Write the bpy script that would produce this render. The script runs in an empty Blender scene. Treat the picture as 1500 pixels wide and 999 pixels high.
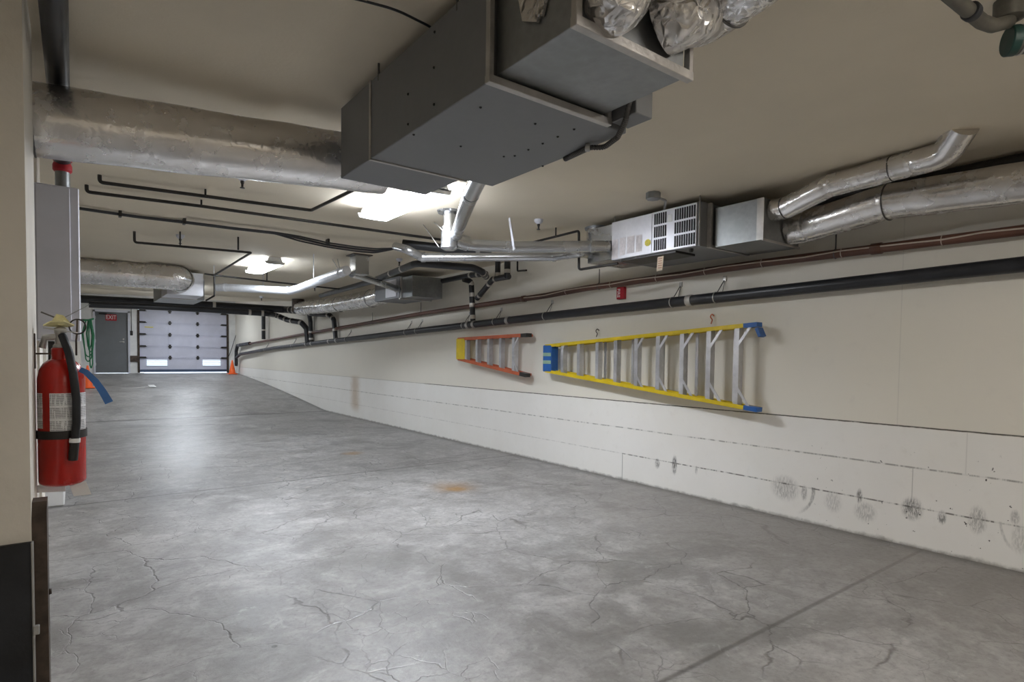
import bpy, math, random
from mathutils import noise as mnoise
from math import sin, cos, radians, pi
from mathutils import Vector, Matrix
random.seed(7)
scene = bpy.context.scene
COL = scene.collection

# ------------------------------------------------------------------ camera
F, YAW, PITCH, ROLL, CX, CY = 851.0, 37.04, -2.08, 0.70, 750.0, 554.9
CAM = Vector((0.0, 0.0, 1.38))
_y, _p, _r = radians(YAW), radians(PITCH), radians(ROLL)
FW = Vector((sin(_y)*cos(_p), cos(_y)*cos(_p), sin(_p)))
_rt = Vector((cos(_y), -sin(_y), 0)); _up = _rt.cross(FW)
RT = cos(_r)*_rt + sin(_r)*_up
UP = -sin(_r)*_rt + cos(_r)*_up
cd = bpy.data.cameras.new('camera'); cam = bpy.data.objects.new('camera', cd); COL.objects.link(cam)
cd.sensor_width = 36; cd.lens = F/1500*36; cd.shift_y = (CY-499.5)/1500
cd.clip_start = 0.02; cd.clip_end = 200
cam.matrix_world = Matrix(((RT.x, UP.x, -FW.x, CAM.x), (RT.y, UP.y, -FW.y, CAM.y), (RT.z, UP.z, -FW.z, CAM.z), (0, 0, 0, 1)))
scene.camera = cam
# ------------------------------------------------------------------ world, exposure
LAMP_STRENGTH = 72.0
scene.view_settings.view_transform = 'Standard'; scene.view_settings.look = 'None'
scene.view_settings.gamma = 1.0; scene.view_settings.use_curve_mapping = False
scene.view_settings.exposure = 0.63
w = bpy.data.worlds.new('world'); scene.world = w; w.use_nodes = True
w.node_tree.nodes['Background'].inputs[0].default_value = (0.75, 0.86, 1.0, 1)
w.node_tree.nodes['Background'].inputs[1].default_value = 2.5

def P(px, py, X=None, Y=None, Z=None):
    """a surveyed point: where a sight line meets a plane of the building"""
    d = FW + RT*((px-CX)/F) - UP*((py-CY)/F)
    if X is not None: t = (X-CAM.x)/d.x
    elif Y is not None: t = (Y-CAM.y)/d.y
    else: t = (Z-CAM.z)/d.z
    return CAM + d*t

# ------------------------------------------------------------------ mesh builder
ORG = {}
def V(*a): return Vector(a)
def fillet(pts, rad, n=6):
    pts = [Vector(p) for p in pts]
    if len(pts) < 3 or rad <= 0: return pts
    out = [pts[0]]
    for i in range(1, len(pts)-1):
        a, b, c = pts[i-1], pts[i], pts[i+1]
        u = (a-b); v = (c-b); lu, lv = u.length, v.length
        if lu < 1e-6 or lv < 1e-6: continue
        u /= lu; v /= lv
        ang = u.angle(v)
        if ang > pi-0.04: out.append(b); continue
        t = min(rad/math.tan(ang/2), lu*0.48, lv*0.48)
        p0, p1 = b+u*t, b+v*t
        for k in range(n+1):
            s = k/n
            out.append(p0*(1-s)**2 + b*2*s*(1-s) + p1*s*s)
    out.append(pts[-1]); return out

class MB:
    def __init__(s): s.v = []; s.f = []; s.sm = []
    def add(s, vs, fs, smooth=False):
        o = len(s.v); s.v += [Vector(x) for x in vs]
        for f in fs: s.f.append([o+i for i in f]); s.sm.append(smooth)
        return s
    def box(s, x0, x1, y0, y1, z0, z1, bev=0.0):
        if x0 > x1: x0, x1 = x1, x0
        if y0 > y1: y0, y1 = y1, y0
        if z0 > z1: z0, z1 = z1, z0
        if bev <= 0:
            return s.add([(x0,y0,z0),(x1,y0,z0),(x1,y1,z0),(x0,y1,z0),(x0,y0,z1),(x1,y0,z1),(x1,y1,z1),(x0,y1,z1)],
                [(0,3,2,1),(4,5,6,7),(0,1,5,4),(1,2,6,5),(2,3,7,6),(3,0,4,7)])
        b = min(bev, (x1-x0)*.45, (y1-y0)*.45, (z1-z0)*.45)
        vs = []; idx = {}
        for ix, X in ((0, x0), (1, x1)):
            for iy, Y in ((0, y0), (1, y1)):
                for iz, Z in ((0, z0), (1, z1)):
                    sx, sy, sz = (1-2*ix)*b, (1-2*iy)*b, (1-2*iz)*b
                    for k, p in enumerate(((X, Y+sy, Z+sz), (X+sx, Y, Z+sz), (X+sx, Y+sy, Z))):
                        idx[(ix,iy,iz,k)] = len(vs); vs.append(p)
        fs = []
        for i in (0,1):
            q = [(i,0,0,0),(i,1,0,0),(i,1,1,0),(i,0,1,0)]; fs.append([idx[k] for k in (q if i else q[::-1])])
            q = [(0,i,0,1),(1,i,0,1),(1,i,1,1),(0,i,1,1)]; fs.append([idx[k] for k in (q[::-1] if i else q)])
            q = [(0,0,i,2),(1,0,i,2),(1,1,i,2),(0,1,i,2)]; fs.append([idx[k] for k in (q if i else q[::-1])])
        for a in (0,1):
            for c in (0,1):
                fs.append([idx[(a,c,0,0)],idx[(a,c,1,0)],idx[(a,c,1,1)],idx[(a,c,0,1)]])
                fs.append([idx[(a,0,c,0)],idx[(a,1,c,0)],idx[(a,1,c,2)],idx[(a,0,c,2)]])
                fs.append([idx[(0,a,c,1)],idx[(1,a,c,1)],idx[(1,a,c,2)],idx[(0,a,c,2)]])
                for e in (0,1): fs.append([idx[(a,c,e,0)],idx[(a,c,e,1)],idx[(a,c,e,2)]])
        return s.add(vs, fs)
    def bar(s, a, b, wd, th, up=(0,0,1)):
        """box beam from a to b"""
        a, b = Vector(a), Vector(b); d = (b-a).normalized(); up = Vector(up)
        if abs(d.dot(up)) > .98: up = Vector((1,0,0))
        sd = d.cross(up).normalized(); u = sd.cross(d)
        vs = []
        for p in (a, b):
            for i, j in ((-1,-1),(1,-1),(1,1),(-1,1)): vs.append(p + sd*(i*wd/2) + u*(j*th/2))
        return s.add(vs, [(0,1,2,3),(7,6,5,4),(0,4,5,1),(1,5,6,2),(2,6,7,3),(3,7,4,0)])
    def prism(s, poly, d):
        d = Vector(d); n = len(poly); poly = [Vector(p) for p in poly]
        return s.add(poly+[p+d for p in poly], [list(range(n))[::-1], list(range(n, 2*n))] + [[i, (i+1) % n, n+(i+1) % n, n+i] for i in range(n)])
    def tube(s, pts, r, seg=14, caps=True, rough=0.0, closed=False, flat=1.0):
        pts = [Vector(p) for p in pts]; n = len(pts)
        rs = r if isinstance(r, (list, tuple)) else [r]*n
        T = []
        for i in range(n):
            a = pts[i-1] if i else pts[0]; b = pts[i+1] if i < n-1 else pts[-1]
            if closed: a = pts[i-1]; b = pts[(i+1) % n]
            T.append((b-a).normalized())
        up = Vector((0,0,1))
        if abs(T[0].dot(up)) > .95: up = Vector((1,0,0))
        nrm = (up - T[0]*up.dot(T[0])).normalized()
        vs = []
        ph = random.random()*10
        for i in range(n):
            if i:
                nrm = nrm - T[i]*nrm.dot(T[i])
                nrm = nrm.normalized() if nrm.length > 1e-6 else T[i].orthogonal().normalized()
            bn = T[i].cross(nrm)
            for k in range(seg):
                a = 2*pi*k/seg
                rr = rs[i]
                if rough:
                    q = pts[i] + nrm*(cos(a)*rr) + bn*(sin(a)*rr)
                    rr *= 1 + rough*(1.3*mnoise.noise(q*4) + (.25+14*max(0, rough-.025))*mnoise.noise(q*13+Vector((9,3,1))) + .55*sin(5*a+ph+.06*i) + .3*sin(11*a+ph))
                vs.append(pts[i] + nrm*(cos(a)*rr*flat) + bn*(sin(a)*rr))
        fs = []
        m = n if closed else n-1
        for i in range(m):
            j = (i+1) % n
            for k in range(seg):
                l = (k+1) % seg
                fs.append((i*seg+k, i*seg+l, j*seg+l, j*seg+k))
        s.add(vs, fs, True)
        if caps and not closed:
            o = len(s.v)-len(vs)
            s.f.append([o+k for k in range(seg)][::-1]); s.sm.append(False)
            s.f.append([o+(n-1)*seg+k for k in range(seg)]); s.sm.append(False)
        return s
    def lathe(s, c, prof, seg=28, axis=(0,0,1), caps=True):
        """prof: (radius, height) pairs along axis from c"""
        c = Vector(c); ax = Vector(axis).normalized(); u = ax.orthogonal().normalized(); w_ = ax.cross(u)
        vs = []; n = len(prof)
        for r, h in prof:
            for k in range(seg):
                a = 2*pi*k/seg; vs.append(c + ax*h + u*(cos(a)*r) + w_*(sin(a)*r))
        fs = [(i*seg+k, i*seg+(k+1) % seg, (i+1)*seg+(k+1) % seg, (i+1)*seg+k) for i in range(n-1) for k in range(seg)]
        s.add(vs, fs, True)
        if caps:
            o = len(s.v)-len(vs)
            s.f.append([o+k for k in range(seg)][::-1]); s.sm.append(False)
            s.f.append([o+(n-1)*seg+k for k in range(seg)]); s.sm.append(False)
        return s
    def build(s, name, m, parent=None, keep=False):
        me = bpy.data.meshes.new(name)
        if parent is not None: org = ORG[parent.name]
        elif keep: org = Vector((0,0,0))
        else:
            lo = Vector([min(v[i] for v in s.v) for i in range(3)]); hi = Vector([max(v[i] for v in s.v) for i in range(3)])
            org = Vector(((lo.x+hi.x)/2, (lo.y+hi.y)/2, lo.z))
        me.from_pydata([tuple(v-org) for v in s.v], [], s.f)
        me.polygons.foreach_set('use_smooth', s.sm)
        me.materials.append(m)
        import bmesh as _b
        bm = _b.new(); bm.from_mesh(me); _b.ops.recalc_face_normals(bm, faces=bm.faces)
        for e in bm.edges:
            if len(e.link_faces) == 2 and e.calc_face_angle(0) > radians(38): e.smooth = False
        bm.to_mesh(me); bm.free()
        o = bpy.data.objects.new(name, me); COL.objects.link(o)
        if parent is not None: o.parent = parent
        else: o.location = org
        ORG[o.name] = org
        return o

def tag(o, label=None, cat=None, group=None, kind=None):
    if label: o['label'] = label
    if cat: o['category'] = cat
    if group: o['group'] = group
    if kind: o['kind'] = kind
    return o
def thing(name, label, cat, loc, group=None, kind=None):
    o = bpy.data.objects.new(name, None); COL.objects.link(o); o.location = loc
    o.empty_display_size = .1
    ORG[o.name] = Vector(loc)
    return tag(o, label, cat, group, kind)
def kids(o): return [c for c in COL.objects if c.parent == o]
def copy_tree(o, off, label=None, group=None):
    c = o.copy(); COL.objects.link(c); c.location = Vector(o.location)+Vector(off)
    if label: c['label'] = label
    if group: c['group'] = group
    for ch in kids(o):
        d = ch.copy(); COL.objects.link(d); d.parent = c
        for g in kids(ch):
            e = g.copy(); COL.objects.link(e); e.parent = d
    return c

# ------------------------------------------------------------------ materials
def newmat(name):
    m = bpy.data.materials.new(name); m.use_nodes = True
    return m, m.node_tree, m.node_tree.nodes['Principled BSDF']
class NB:
    """small expression helper for shader nodes"""
    def __init__(s, nt): s.nt = nt
    def n(s, t, **k):
        x = s.nt.nodes.new(t)
        for a, b in k.items(): setattr(x, a, b)
        return x
    def put(s, sock, v):
        if isinstance(v, (int, float)): sock.default_value = v
        elif isinstance(v, (tuple, list)): sock.default_value = v
        else: s.nt.links.new(v, sock)
    def m(s, op, a, b=0.0, c=0.0, clamp=False):
        x = s.n('ShaderNodeMath', operation=op, use_clamp=clamp)
        s.put(x.inputs[0], a); s.put(x.inputs[1], b); s.put(x.inputs[2], c); return x.outputs[0]
    def mix(s, f, a, b, blend='MIX'):
        x = s.n('ShaderNodeMix', data_type='RGBA', blend_type=blend)
        s.put(x.inputs['Factor'], f); s.put(x.inputs[6], a); s.put(x.inputs[7], b); return x.outputs[2]
    def ramp(s, v, a, b, lo=0.0, hi=1.0, smooth=True):
        x = s.n('ShaderNodeMapRange', interpolation_type='SMOOTHSTEP' if smooth else 'LINEAR')
        for i, q in enumerate((v, a, b, lo, hi)): s.put(x.inputs[i], q)
        return x.outputs[0]
    def obj(s):
        t = s.n('ShaderNodeTexCoord'); x = s.n('ShaderNodeSeparateXYZ')
        s.nt.links.new(t.outputs['Object'], x.inputs[0]); s.vec = t.outputs['Object']
        return x.outputs[0], x.outputs[1], x.outputs[2]
    def noise(s, scale, detail=4, rough=.55, dist=0.0, vec=None, sx=None):
        x = s.n('ShaderNodeTexNoise'); v = vec if vec is not None else s.vec
        if sx:
            mp = s.n('ShaderNodeMapping'); mp.inputs['Scale'].default_value = sx; s.put(mp.inputs[0], v); v = mp.outputs[0]
        s.put(x.inputs['Vector'], v); x.inputs['Scale'].default_value = scale; x.inputs['Detail'].default_value = detail
        x.inputs['Roughness'].default_value = rough; x.inputs['Distortion'].default_value = dist
        return x.outputs['Fac']
    def line(s, v, at, half, soft=None):
        d = s.m('ABSOLUTE', s.m('SUBTRACT', v, at)); return s.ramp(d, half, (soft or half*1.8), 1.0, 0.0)
    def bump(s, h, strength, dist, bsdf):
        b = s.n('ShaderNodeBump'); b.inputs['Strength'].default_value = strength; b.inputs['Distance'].default_value = dist
        s.put(b.inputs['Height'], h); s.nt.links.new(b.outputs[0], bsdf.inputs['Normal']); return b
def c4(c): return (c[0], c[1], c[2], 1.0)
def simple(name, col, rough=.5, metal=0.0, var=.12, scale=6.0, bump=0.0, bscale=60.0, spec=None, sx=None):
    m, nt, b = newmat(name); nb = NB(nt); nb.obj()
    n = nb.noise(scale, 5, .6, sx=sx)
    a = c4([x*(1-var) for x in col]); d = c4([min(1, x*(1+var)) for x in col])
    nb.put(b.inputs['Base Color'], nb.mix(nb.ramp(n, .3, .7), a, d))
    nb.put(b.inputs['Roughness'], nb.ramp(n, .25, .75, max(.02, rough-.07), min(1, rough+.07)))
    b.inputs['Metallic'].default_value = metal
    if spec is not None: b.inputs['Specular IOR Level'].default_value = spec
    if bump: nb.bump(nb.noise(bscale, 3), bump, .004, b)
    return m
def emissive(name, col, s):
    m, nt, b = newmat(name); b.inputs['Base Color'].default_value = c4(col)
    b.inputs['Emission Color'].default_value = c4(col); b.inputs['Emission Strength'].default_value = s
    return m

M = {}
def make_floor():
    m, nt, b = newmat('sealed_concrete'); nb = NB(nt); x, y, z = nb.obj()
    big = nb.noise(.55, 5, .6, .4); mid = nb.noise(2.3, 8, .68, .6); fine = nb.noise(30, 7, .75); med = nb.noise(8, 8, .72, .5); streak = nb.noise(3.0, 6, .6, .3, sx=(.55, 2.2, 1))
    col = nb.mix(nb.ramp(mid, .33, .68), (.175, .169, .163, 1), (.385, .375, .368, 1))
    col = nb.mix(nb.m('MULTIPLY', nb.ramp(big, .42, .66), .5), col, (.37, .365, .355, 1))
    col = nb.mix(nb.m('MULTIPLY', nb.ramp(streak, .5, .74), .4), col, (.43, .425, .42, 1))
    col = nb.mix(nb.m('MULTIPLY', nb.ramp(med, .42, .62), .45), col, (.17, .162, .152, 1))
    col = nb.mix(nb.m('MULTIPLY', nb.ramp(med, .42, .34), .4), col, (.50, .49, .48, 1))
    dk = nb.noise(.9, 8, .7, .5)
    col = nb.mix(nb.m('MULTIPLY', nb.ramp(dk, .50, .64), .62), col, (.15, .143, .135, 1))
    col = nb.mix(nb.m('MULTIPLY', nb.ramp(fine, .48, .7), .45), col, (.13, .122, .115, 1))
    # hairline cracks
    vz = nb.n('ShaderNodeTexVoronoi', feature='DISTANCE_TO_EDGE')
    nv = nb.n('ShaderNodeTexNoise'); nb.put(nv.inputs['Vector'], nb.vec); nv.inputs['Scale'].default_value = 2.6; nv.inputs['Detail'].default_value = 5
    va = nb.n('ShaderNodeVectorMath', operation='MULTIPLY_ADD'); nb.put(va.inputs[0], nv.outputs['Color']); va.inputs[1].default_value = (.34, .34, 0); nb.put(va.inputs[2], nb.vec)
    nb.put(vz.inputs['Vector'], va.outputs[0]); vz.inputs['Scale'].default_value = 1.7
    ck = nb.ramp(vz.outputs['Distance'], .0, .011, 1, 0)
    ck = nb.m('MULTIPLY', ck, nb.ramp(nb.noise(.7, 3), .40, .50))
    ck = nb.m('MULTIPLY', ck, nb.ramp(nb.noise(7, 3), .36, .5, .3, 1))
    v2 = nb.n('ShaderNodeTexVoronoi', feature='DISTANCE_TO_EDGE'); nb.put(v2.inputs['Vector'], va.outputs[0]); v2.inputs['Scale'].default_value = 5.5
    c2 = nb.m('MULTIPLY', nb.ramp(v2.outputs['Distance'], 0, .02, .6, 0), nb.ramp(nb.noise(1.1, 3), .5, .6))
    ck = nb.m('MAXIMUM', ck, c2)
    col = nb.mix(nb.m('MULTIPLY', ck, .75), col, (.07, .065, .06, 1))
    # sawn joints
    jl = nb.m('MAXIMUM', nb.m('MAXIMUM', nb.m('MULTIPLY', nb.line(nb.m('ADD', y, nb.m('MULTIPLY', med, .01)), 1.555, .004, .022), .72), nb.m('MULTIPLY', nb.line(nb.m('ADD', y, nb.m('MULTIPLY', med, .02)), 6.53, .008, .024), .8)), nb.line(y, 14.2, .03, .07))
    jl = nb.m('MAXIMUM', jl, nb.m('MULTIPLY', nb.line(nb.m('ADD', y, nb.m('MULTIPLY', mid, .1)), 9.7, .01, .05), .3))
    col = nb.mix(nb.m('MULTIPLY', jl, .85), col, (.055, .05, .045, 1))
    # rust stains and spots
    for (px, py, r0, amt) in ((668, 716, .14, 1.0), (517, 664, .22, .75), (662, 712, .40, .55)):
        p = P(px, py, Z=0)
        d = nb.m('SQRT', nb.m('ADD', nb.m('POWER', nb.m('SUBTRACT', x, p.x), 2), nb.m('POWER', nb.m('SUBTRACT', y, p.y), 2)))
        k = nb.m('ADD', d, nb.m('MULTIPLY', nb.m('SUBTRACT', mid, .5), r0*1.2))
        col = nb.mix(nb.ramp(k, r0*.1, r0, amt, 0), col, (.25, .14, .05, 1))
    for (px, py, r0) in ((402, 947, .016), (541, 893-0, .012), (668, 753, .012)):
        p = P(px, py, Z=0)
        d = nb.m('SQRT', nb.m('ADD', nb.m('POWER', nb.m('SUBTRACT', x, p.x), 2), nb.m('POWER', nb.m('SUBTRACT', y, p.y), 2)))
        col = nb.mix(nb.ramp(d, r0*.6, r0, .9, 0), col, (.03, .025, .02, 1))
    col = nb.mix(nb.m('MULTIPLY', nb.m('MULTIPLY', nb.ramp(nb.m('ADD', x, nb.m('MULTIPLY', big, 1.5)), 3.6, 5.4), nb.ramp(y, 6.5, 2.5)), .55), col, (.20, .178, .158, 1))
    # dirt collected along the wall foot
    col = nb.mix(nb.m('MULTIPLY', nb.ramp(nb.m('ADD', x, nb.m('MULTIPLY', mid, .12)), 4.88, 5.06), .7), col, (.10, .095, .085, 1))
    nb.put(b.inputs['Base Color'], col)
    r = nb.m('ADD', nb.ramp(mid, .3, .7, .36, .46), nb.m('MULTIPLY', nb.ramp(fine, .4, .75), .12))
    r = nb.m('ADD', r, nb.m('MULTIPLY', nb.ramp(dk, .5, .7), .1))
    nb.put(b.inputs['Roughness'], r)
    b.inputs['Specular IOR Level'].default_value = 1.0
    h = nb.m('SUBTRACT', nb.m('ADD', nb.m('MULTIPLY', fine, .25), nb.m('MULTIPLY', med, .8)), nb.m('MULTIPLY', nb.m('MAXIMUM', jl, ck), 1.2))
    nb.bump(h, .35, .007, b)
    return m
M['floor'] = make_floor()

def make_wall():
    m, nt, b = newmat('painted_concrete_wall'); nb = NB(nt); x, y, z = nb.obj()
    n1 = nb.noise(1.2, 5, .6); n2 = nb.noise(9, 6, .65); n3 = nb.noise(60, 4, .6)
    up = (.80, .765, .68, 1); lo = (.87, .855, .82, 1)
    zz = nb.m('ADD', z, nb.m('MULTIPLY', nb.m('SUBTRACT', n2, .5), .01))
    col = nb.mix(nb.ramp(zz, .885, .905), lo, up)
    col = nb.mix(nb.m('MULTIPLY', nb.ramp(n1, .35, .7), .25), col, (.74, .705, .645, 1))
    col = nb.mix(nb.m('MULTIPLY', nb.ramp(n2, .55, .8), .2), col, (.62, .59, .54, 1))
    nearf = nb.ramp(y, 9.0, 9.4, 1, .35)
    l1 = nb.m('MULTIPLY', nb.line(zz, .9, .0028, .0075), nearf)
    l1 = nb.m('MULTIPLY', l1, nb.ramp(n2, .3, .5, .6, 1))
    br = nb.ramp(nb.noise(14, 4, .7, sx=(1, 1, .2)), .42, .58, .12, 1)
    zw = nb.m('ADD', z, nb.m('MULTIPLY', nb.m('SUBTRACT', n1, .5), .012))
    l2 = nb.m('MULTIPLY', nb.m('MULTIPLY', nb.line(zw, .597, .003, .009), br), .6)
    endc = nb.ramp(y, 4.5, 4.52, 1, .35)
    l3 = nb.m('MULTIPLY', nb.m('MULTIPLY', nb.m('MULTIPLY', nb.line(zw, .3, .003, .008), br), .85), endc)
    lines = nb.m('MAXIMUM', nb.m('MAXIMUM', l1, l2), l3)
    def seg(at, z0, z1, k):
        return nb.m('MULTIPLY', nb.m('MULTIPLY', nb.line(y, at, .0015, .005), nb.m('MULTIPLY', nb.m('GREATER_THAN', z, z0), nb.m('LESS_THAN', z, z1))), k)
    for a in ((4.51, 0, .3, .8), (P(1336, 720, X=5).y, .3, .6, .35), (P(1416, 660, X=5).y, .6, .9, .15), (P(962, 420, X=5).y, 2.2, 2.7, .4), (1.75, .9, 2.6, .12)):
        lines = nb.m('MAXIMUM', lines, seg(*a))
    col = nb.mix(lines, col, (.10, .09, .075, 1))
    # tyre and bumper scuffs, each with its own place and size
    grain = nb.ramp(nb.noise(45, 5, .75, sx=(1, 2.2, .5)), .42, .56)
    def d2(py_, pz, ry, rz):
        a = nb.m('POWER', nb.m('DIVIDE', nb.m('SUBTRACT', y, py_), ry), 2)
        c = nb.m('POWER', nb.m('DIVIDE', nb.m('SUBTRACT', z, pz), rz), 2)
        return nb.m('SQRT', nb.m('ADD', a, c))
    sc = None
    marks = ((963, 679, 4, 8, .7), (988, 681, 4, 15, .95), (1020, 689, 2, 7, .5), (1150, 715, 22, 20, .45), (1178, 722, 5, 12, .6), (1220, 735, 14, 17, .3), (1259, 727, 5, 12, .8),
             (1267, 750, 18, 16, .38), (1336, 745, 17, 18, .75), (1380, 758, 7, 11, .75), (1432, 762, 15, 22, .5), (1487, 758, 8, 12, .45), (1495, 790, 16, 24, .3), (1113, 640, 4, 1, .0))
    for (px, py, hx, hy, k) in marks:
        c = P(px, py, X=5); ry = abs(P(px-hx, py, X=5).y - P(px+hx, py, X=5).y)/2; rz = abs(P(px, py-hy, X=5).z - P(px, py+hy, X=5).z)/2
        e = nb.m('MULTIPLY', nb.ramp(d2(c.y, c.z, ry, rz), .45, 1.15, 1, 0), k)
        sc = e if sc is None else nb.m('MAXIMUM', sc, e)
    sc = nb.m('MULTIPLY', sc, nb.m('ADD', nb.m('MULTIPLY', grain, .8), .2))
    for (px, py, hx, hy, k, zc) in ((1160, 715, 30, 36, .75, 1), (1165, 715, 27, 31, .6, 1), (1497, 760, 33, 50, .35, 1)):
        c = P(px, py, X=5); ry = abs(P(px-hx, py, X=5).y - P(px+hx, py, X=5).y)/2; rz = abs(P(px, py-hy, X=5).z - P(px, py+hy, X=5).z)/2
        d = nb.m('ABSOLUTE', nb.m('SUBTRACT', d2(c.y, c.z, ry, rz), 1))
        e = nb.m('MULTIPLY', nb.ramp(d, .02, .09, 1, 0), nb.m('MULTIPLY', nb.m('LESS_THAN', z, .31), k))
        e = nb.m('MULTIPLY', e, nb.ramp(y, c.y-ry*1.2, c.y-ry*.2, 1, 0) if px < 1400 else nb.ramp(y, c.y, c.y+ry, 0, 1))
        sc = nb.m('MAXIMUM', sc, nb.m('MULTIPLY', e, nb.m('ADD', nb.m('MULTIPLY', grain, .6), .4)))
    sp = nb.m('MULTIPLY', nb.ramp(nb.noise(22, 3, .6), .68, .71), nb.m('MULTIPLY', nb.ramp(y, 3.2, 1.5), nb.ramp(z, .8, .6)))
    sc = nb.m('MAXIMUM', sc, sp)
    col = nb.mix(sc, col, (.085, .08, .075, 1))
    # rust run on the far part, grime at the foot
    p = P(520, 572, X=5)
    rs = nb.m('MULTIPLY', nb.ramp(nb.m('ABSOLUTE', nb.m('SUBTRACT', nb.m('ADD', y, nb.m('MULTIPLY', n2, .3)), p.y+.15)), .02, .38, 1, 0), nb.m('MULTIPLY', nb.ramp(z, .08, .3), nb.ramp(z, .98, .86)))
    col = nb.mix(nb.m('MULTIPLY', rs, .5), col, (.42, .27, .12, 1))
    col = nb.mix(nb.m('MULTIPLY', nb.ramp(nb.m('ADD', z, nb.m('MULTIPLY', n2, -.07)), -.045, .0, 1, 0), .8), col, (.16, .15, .13, 1))
    nb.put(b.inputs['Base Color'], col); b.inputs['Roughness'].default_value = .62; b.inputs['Specular IOR Level'].default_value = .35
    hh = nb.m('SUBTRACT', nb.m('ADD', nb.m('MULTIPLY', n3, .25), nb.m('MULTIPLY', n2, .5)), nb.m('MULTIPLY', lines, 1.5))
    nb.bump(hh, .3, .006, b)
    return m
M['wall'] = make_wall()
M['ceil'] = simple('painted_ceiling', (.735, .66, .53), .8, 0, .05, .7, .25, 55)
M['paint'] = simple('cream_paint', (.70, .66, .585), .65, 0, .07, 2.5, .3, 40)
M['white'] = simple('white_paint', (.80, .80, .79), .55, 0, .08, 3, .15, 40)
M['coolwhite'] = simple('white_sheet_metal', (.66, .67, .74), .45, 0, .05, 3)

def make_foil(name, crumple):
    m, nt, b = newmat(name); nb = NB(nt); nb.obj()
    n1 = nb.noise(2.2, 5, .6); n2 = nb.noise(9, 5, .55); n3 = nb.noise(60, 2, .6)
    nb.put(b.inputs['Base Color'], nb.mix(nb.ramp(n1, .3, .7), (.66, .635, .61, 1), (.84, .83, .83, 1)))
    b.inputs['Metallic'].default_value = .9
    nb.put(b.inputs['Roughness'], nb.ramp(n2, .3, .7, .19, .31))
    vv = nb.n('ShaderNodeTexVoronoi', feature='DISTANCE_TO_EDGE'); nw = nb.n('ShaderNodeTexNoise'); nb.put(nw.inputs['Vector'], nb.vec); nw.inputs['Scale'].default_value = 7
    vm = nb.n('ShaderNodeVectorMath', operation='MULTIPLY_ADD'); nb.put(vm.inputs[0], nw.outputs['Color']); vm.inputs[1].default_value = (.25, .25, .25); nb.put(vm.inputs[2], nb.vec)
    nb.put(vv.inputs['Vector'], vm.outputs[0]); vv.inputs['Scale'].default_value = 13
    nb.bump(nb.m('ADD', nb.m('ADD', nb.m('MULTIPLY', n2, .5), nb.m('MULTIPLY', nb.ramp(vv.outputs['Distance'], 0, .3), crumple)), nb.m('MULTIPLY', n3, .035)), .8, .006, b)
    return m
M['foil_crumpled'] = make_foil('crumpled_foil_jacket', 1.3)
M['foil'] = make_foil('foil_insulation_jacket', .12)
def make_galv(name, lo, hi, rough, scale=3.0, metal=.75, vor=.12):
    m, nt, b = newmat(name); nb = NB(nt); nb.obj()
    v = nb.n('ShaderNodeTexVoronoi'); nb.put(v.inputs['Vector'], nb.vec); v.inputs['Scale'].default_value = 30
    n1 = nb.noise(scale, 6, .65, .5)
    g = nb.m('ADD', nb.m('MULTIPLY', v.outputs['Distance'], vor), n1)
    nb.put(b.inputs['Base Color'], nb.mix(nb.ramp(g, .35, .8), c4(lo), c4(hi)))
    b.inputs['Metallic'].default_value = metal
    nb.put(b.inputs['Roughness'], nb.ramp(g, .3, .8, rough-.06, rough+.1))
    nb.bump(n1, .10, .002, b)
    return m
M['galv'] = make_galv('galvanised_sheet', (.24, .25, .25), (.36, .37, .38), .42)
M['galvpipe'] = make_galv('galvanised_vent_pipe', (.46, .47, .48), (.60, .61, .63), .24, 1.6, .9, .02)
M['paleflue'] = make_galv('pale_vent_pipe', (.66, .68, .72), (.80, .82, .86), .36, 8, .25)
M['heater'] = make_galv('grey_heater_casing', (.21, .215, .225), (.26, .265, .275), .55, 1.2, .35)
M['panel'] = make_galv('brushed_heater_panel', (.62, .62, .66), (.74, .74, .78), .42, 2, .35)
M['tape'] = simple('duct_tape', (.50, .48, .46), .36, .6, .15, 9, .4, 60)
M['black'] = simple('black_drain_plastic', (.018, .019, .023), .38, 0, .3, 4)
M['blacksteel'] = simple('black_steel', (.030, .027, .025), .42, .3, .3, 7)
M['brown'] = simple('brown_painted_steel', (.105, .045, .028), .42, 0, .35, 3, sx=(1, .3, 1))
M['rubber'] = simple('black_rubber_sheet', (.014, .015, .018), .6, 0, .6, 5, .2, 90)
M['rust'] = simple('rusty_brown_steel', (.075, .055, .042), .55, .4, .4, 14)
M['wire'] = simple('steel_wire', (.50, .49, .47), .4, .7, .1, 9)
M['darkwire'] = simple('dark_wire', (.10, .095, .09), .5, .4, .2, 9)
M['cable'] = simple('pale_cable', (.55, .47, .40), .5, 0, .1, 9)
M['dark'] = simple('dark_void', (.012, .012, .013), .7)
M['red'] = simple('red_enamel', (.40, .014, .008), .22, 0, .12, 5)
M['signred'] = simple('sign_red', (.42, .012, .025), .45, 0, .05, 5)
M['orange'] = simple('orange_plastic', (.95, .14, .02), .45, 0, .06, 7)
M['yellow'] = simple('yellow_fibreglass', (.68, .50, .010), .4, 0, .08, 8)
M['orail'] = simple('orange_fibreglass', (.50, .11, .04), .45, 0, .15, 8)
M['blue'] = simple('blue_plastic', (.015, .11, .38), .42, 0, .1, 8)
M['ribbon'] = simple('blue_ribbon', (.05, .16, .42), .55, 0, .1, 8)
M['alu'] = make_galv('brushed_aluminium', (.50, .50, .52), (.66, .66, .68), .36, 6, .7)
M['doorgrey'] = simple('grey_door_paint', (.17, .18, .19), .5, 0, .06, 2)
M['gdoor'] = simple('white_garage_door', (.60, .61, .72), .42, 0, .06, 2)
M['green'] = simple('green_hose', (.03, .22, .10), .5, 0, .25, 20)
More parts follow.
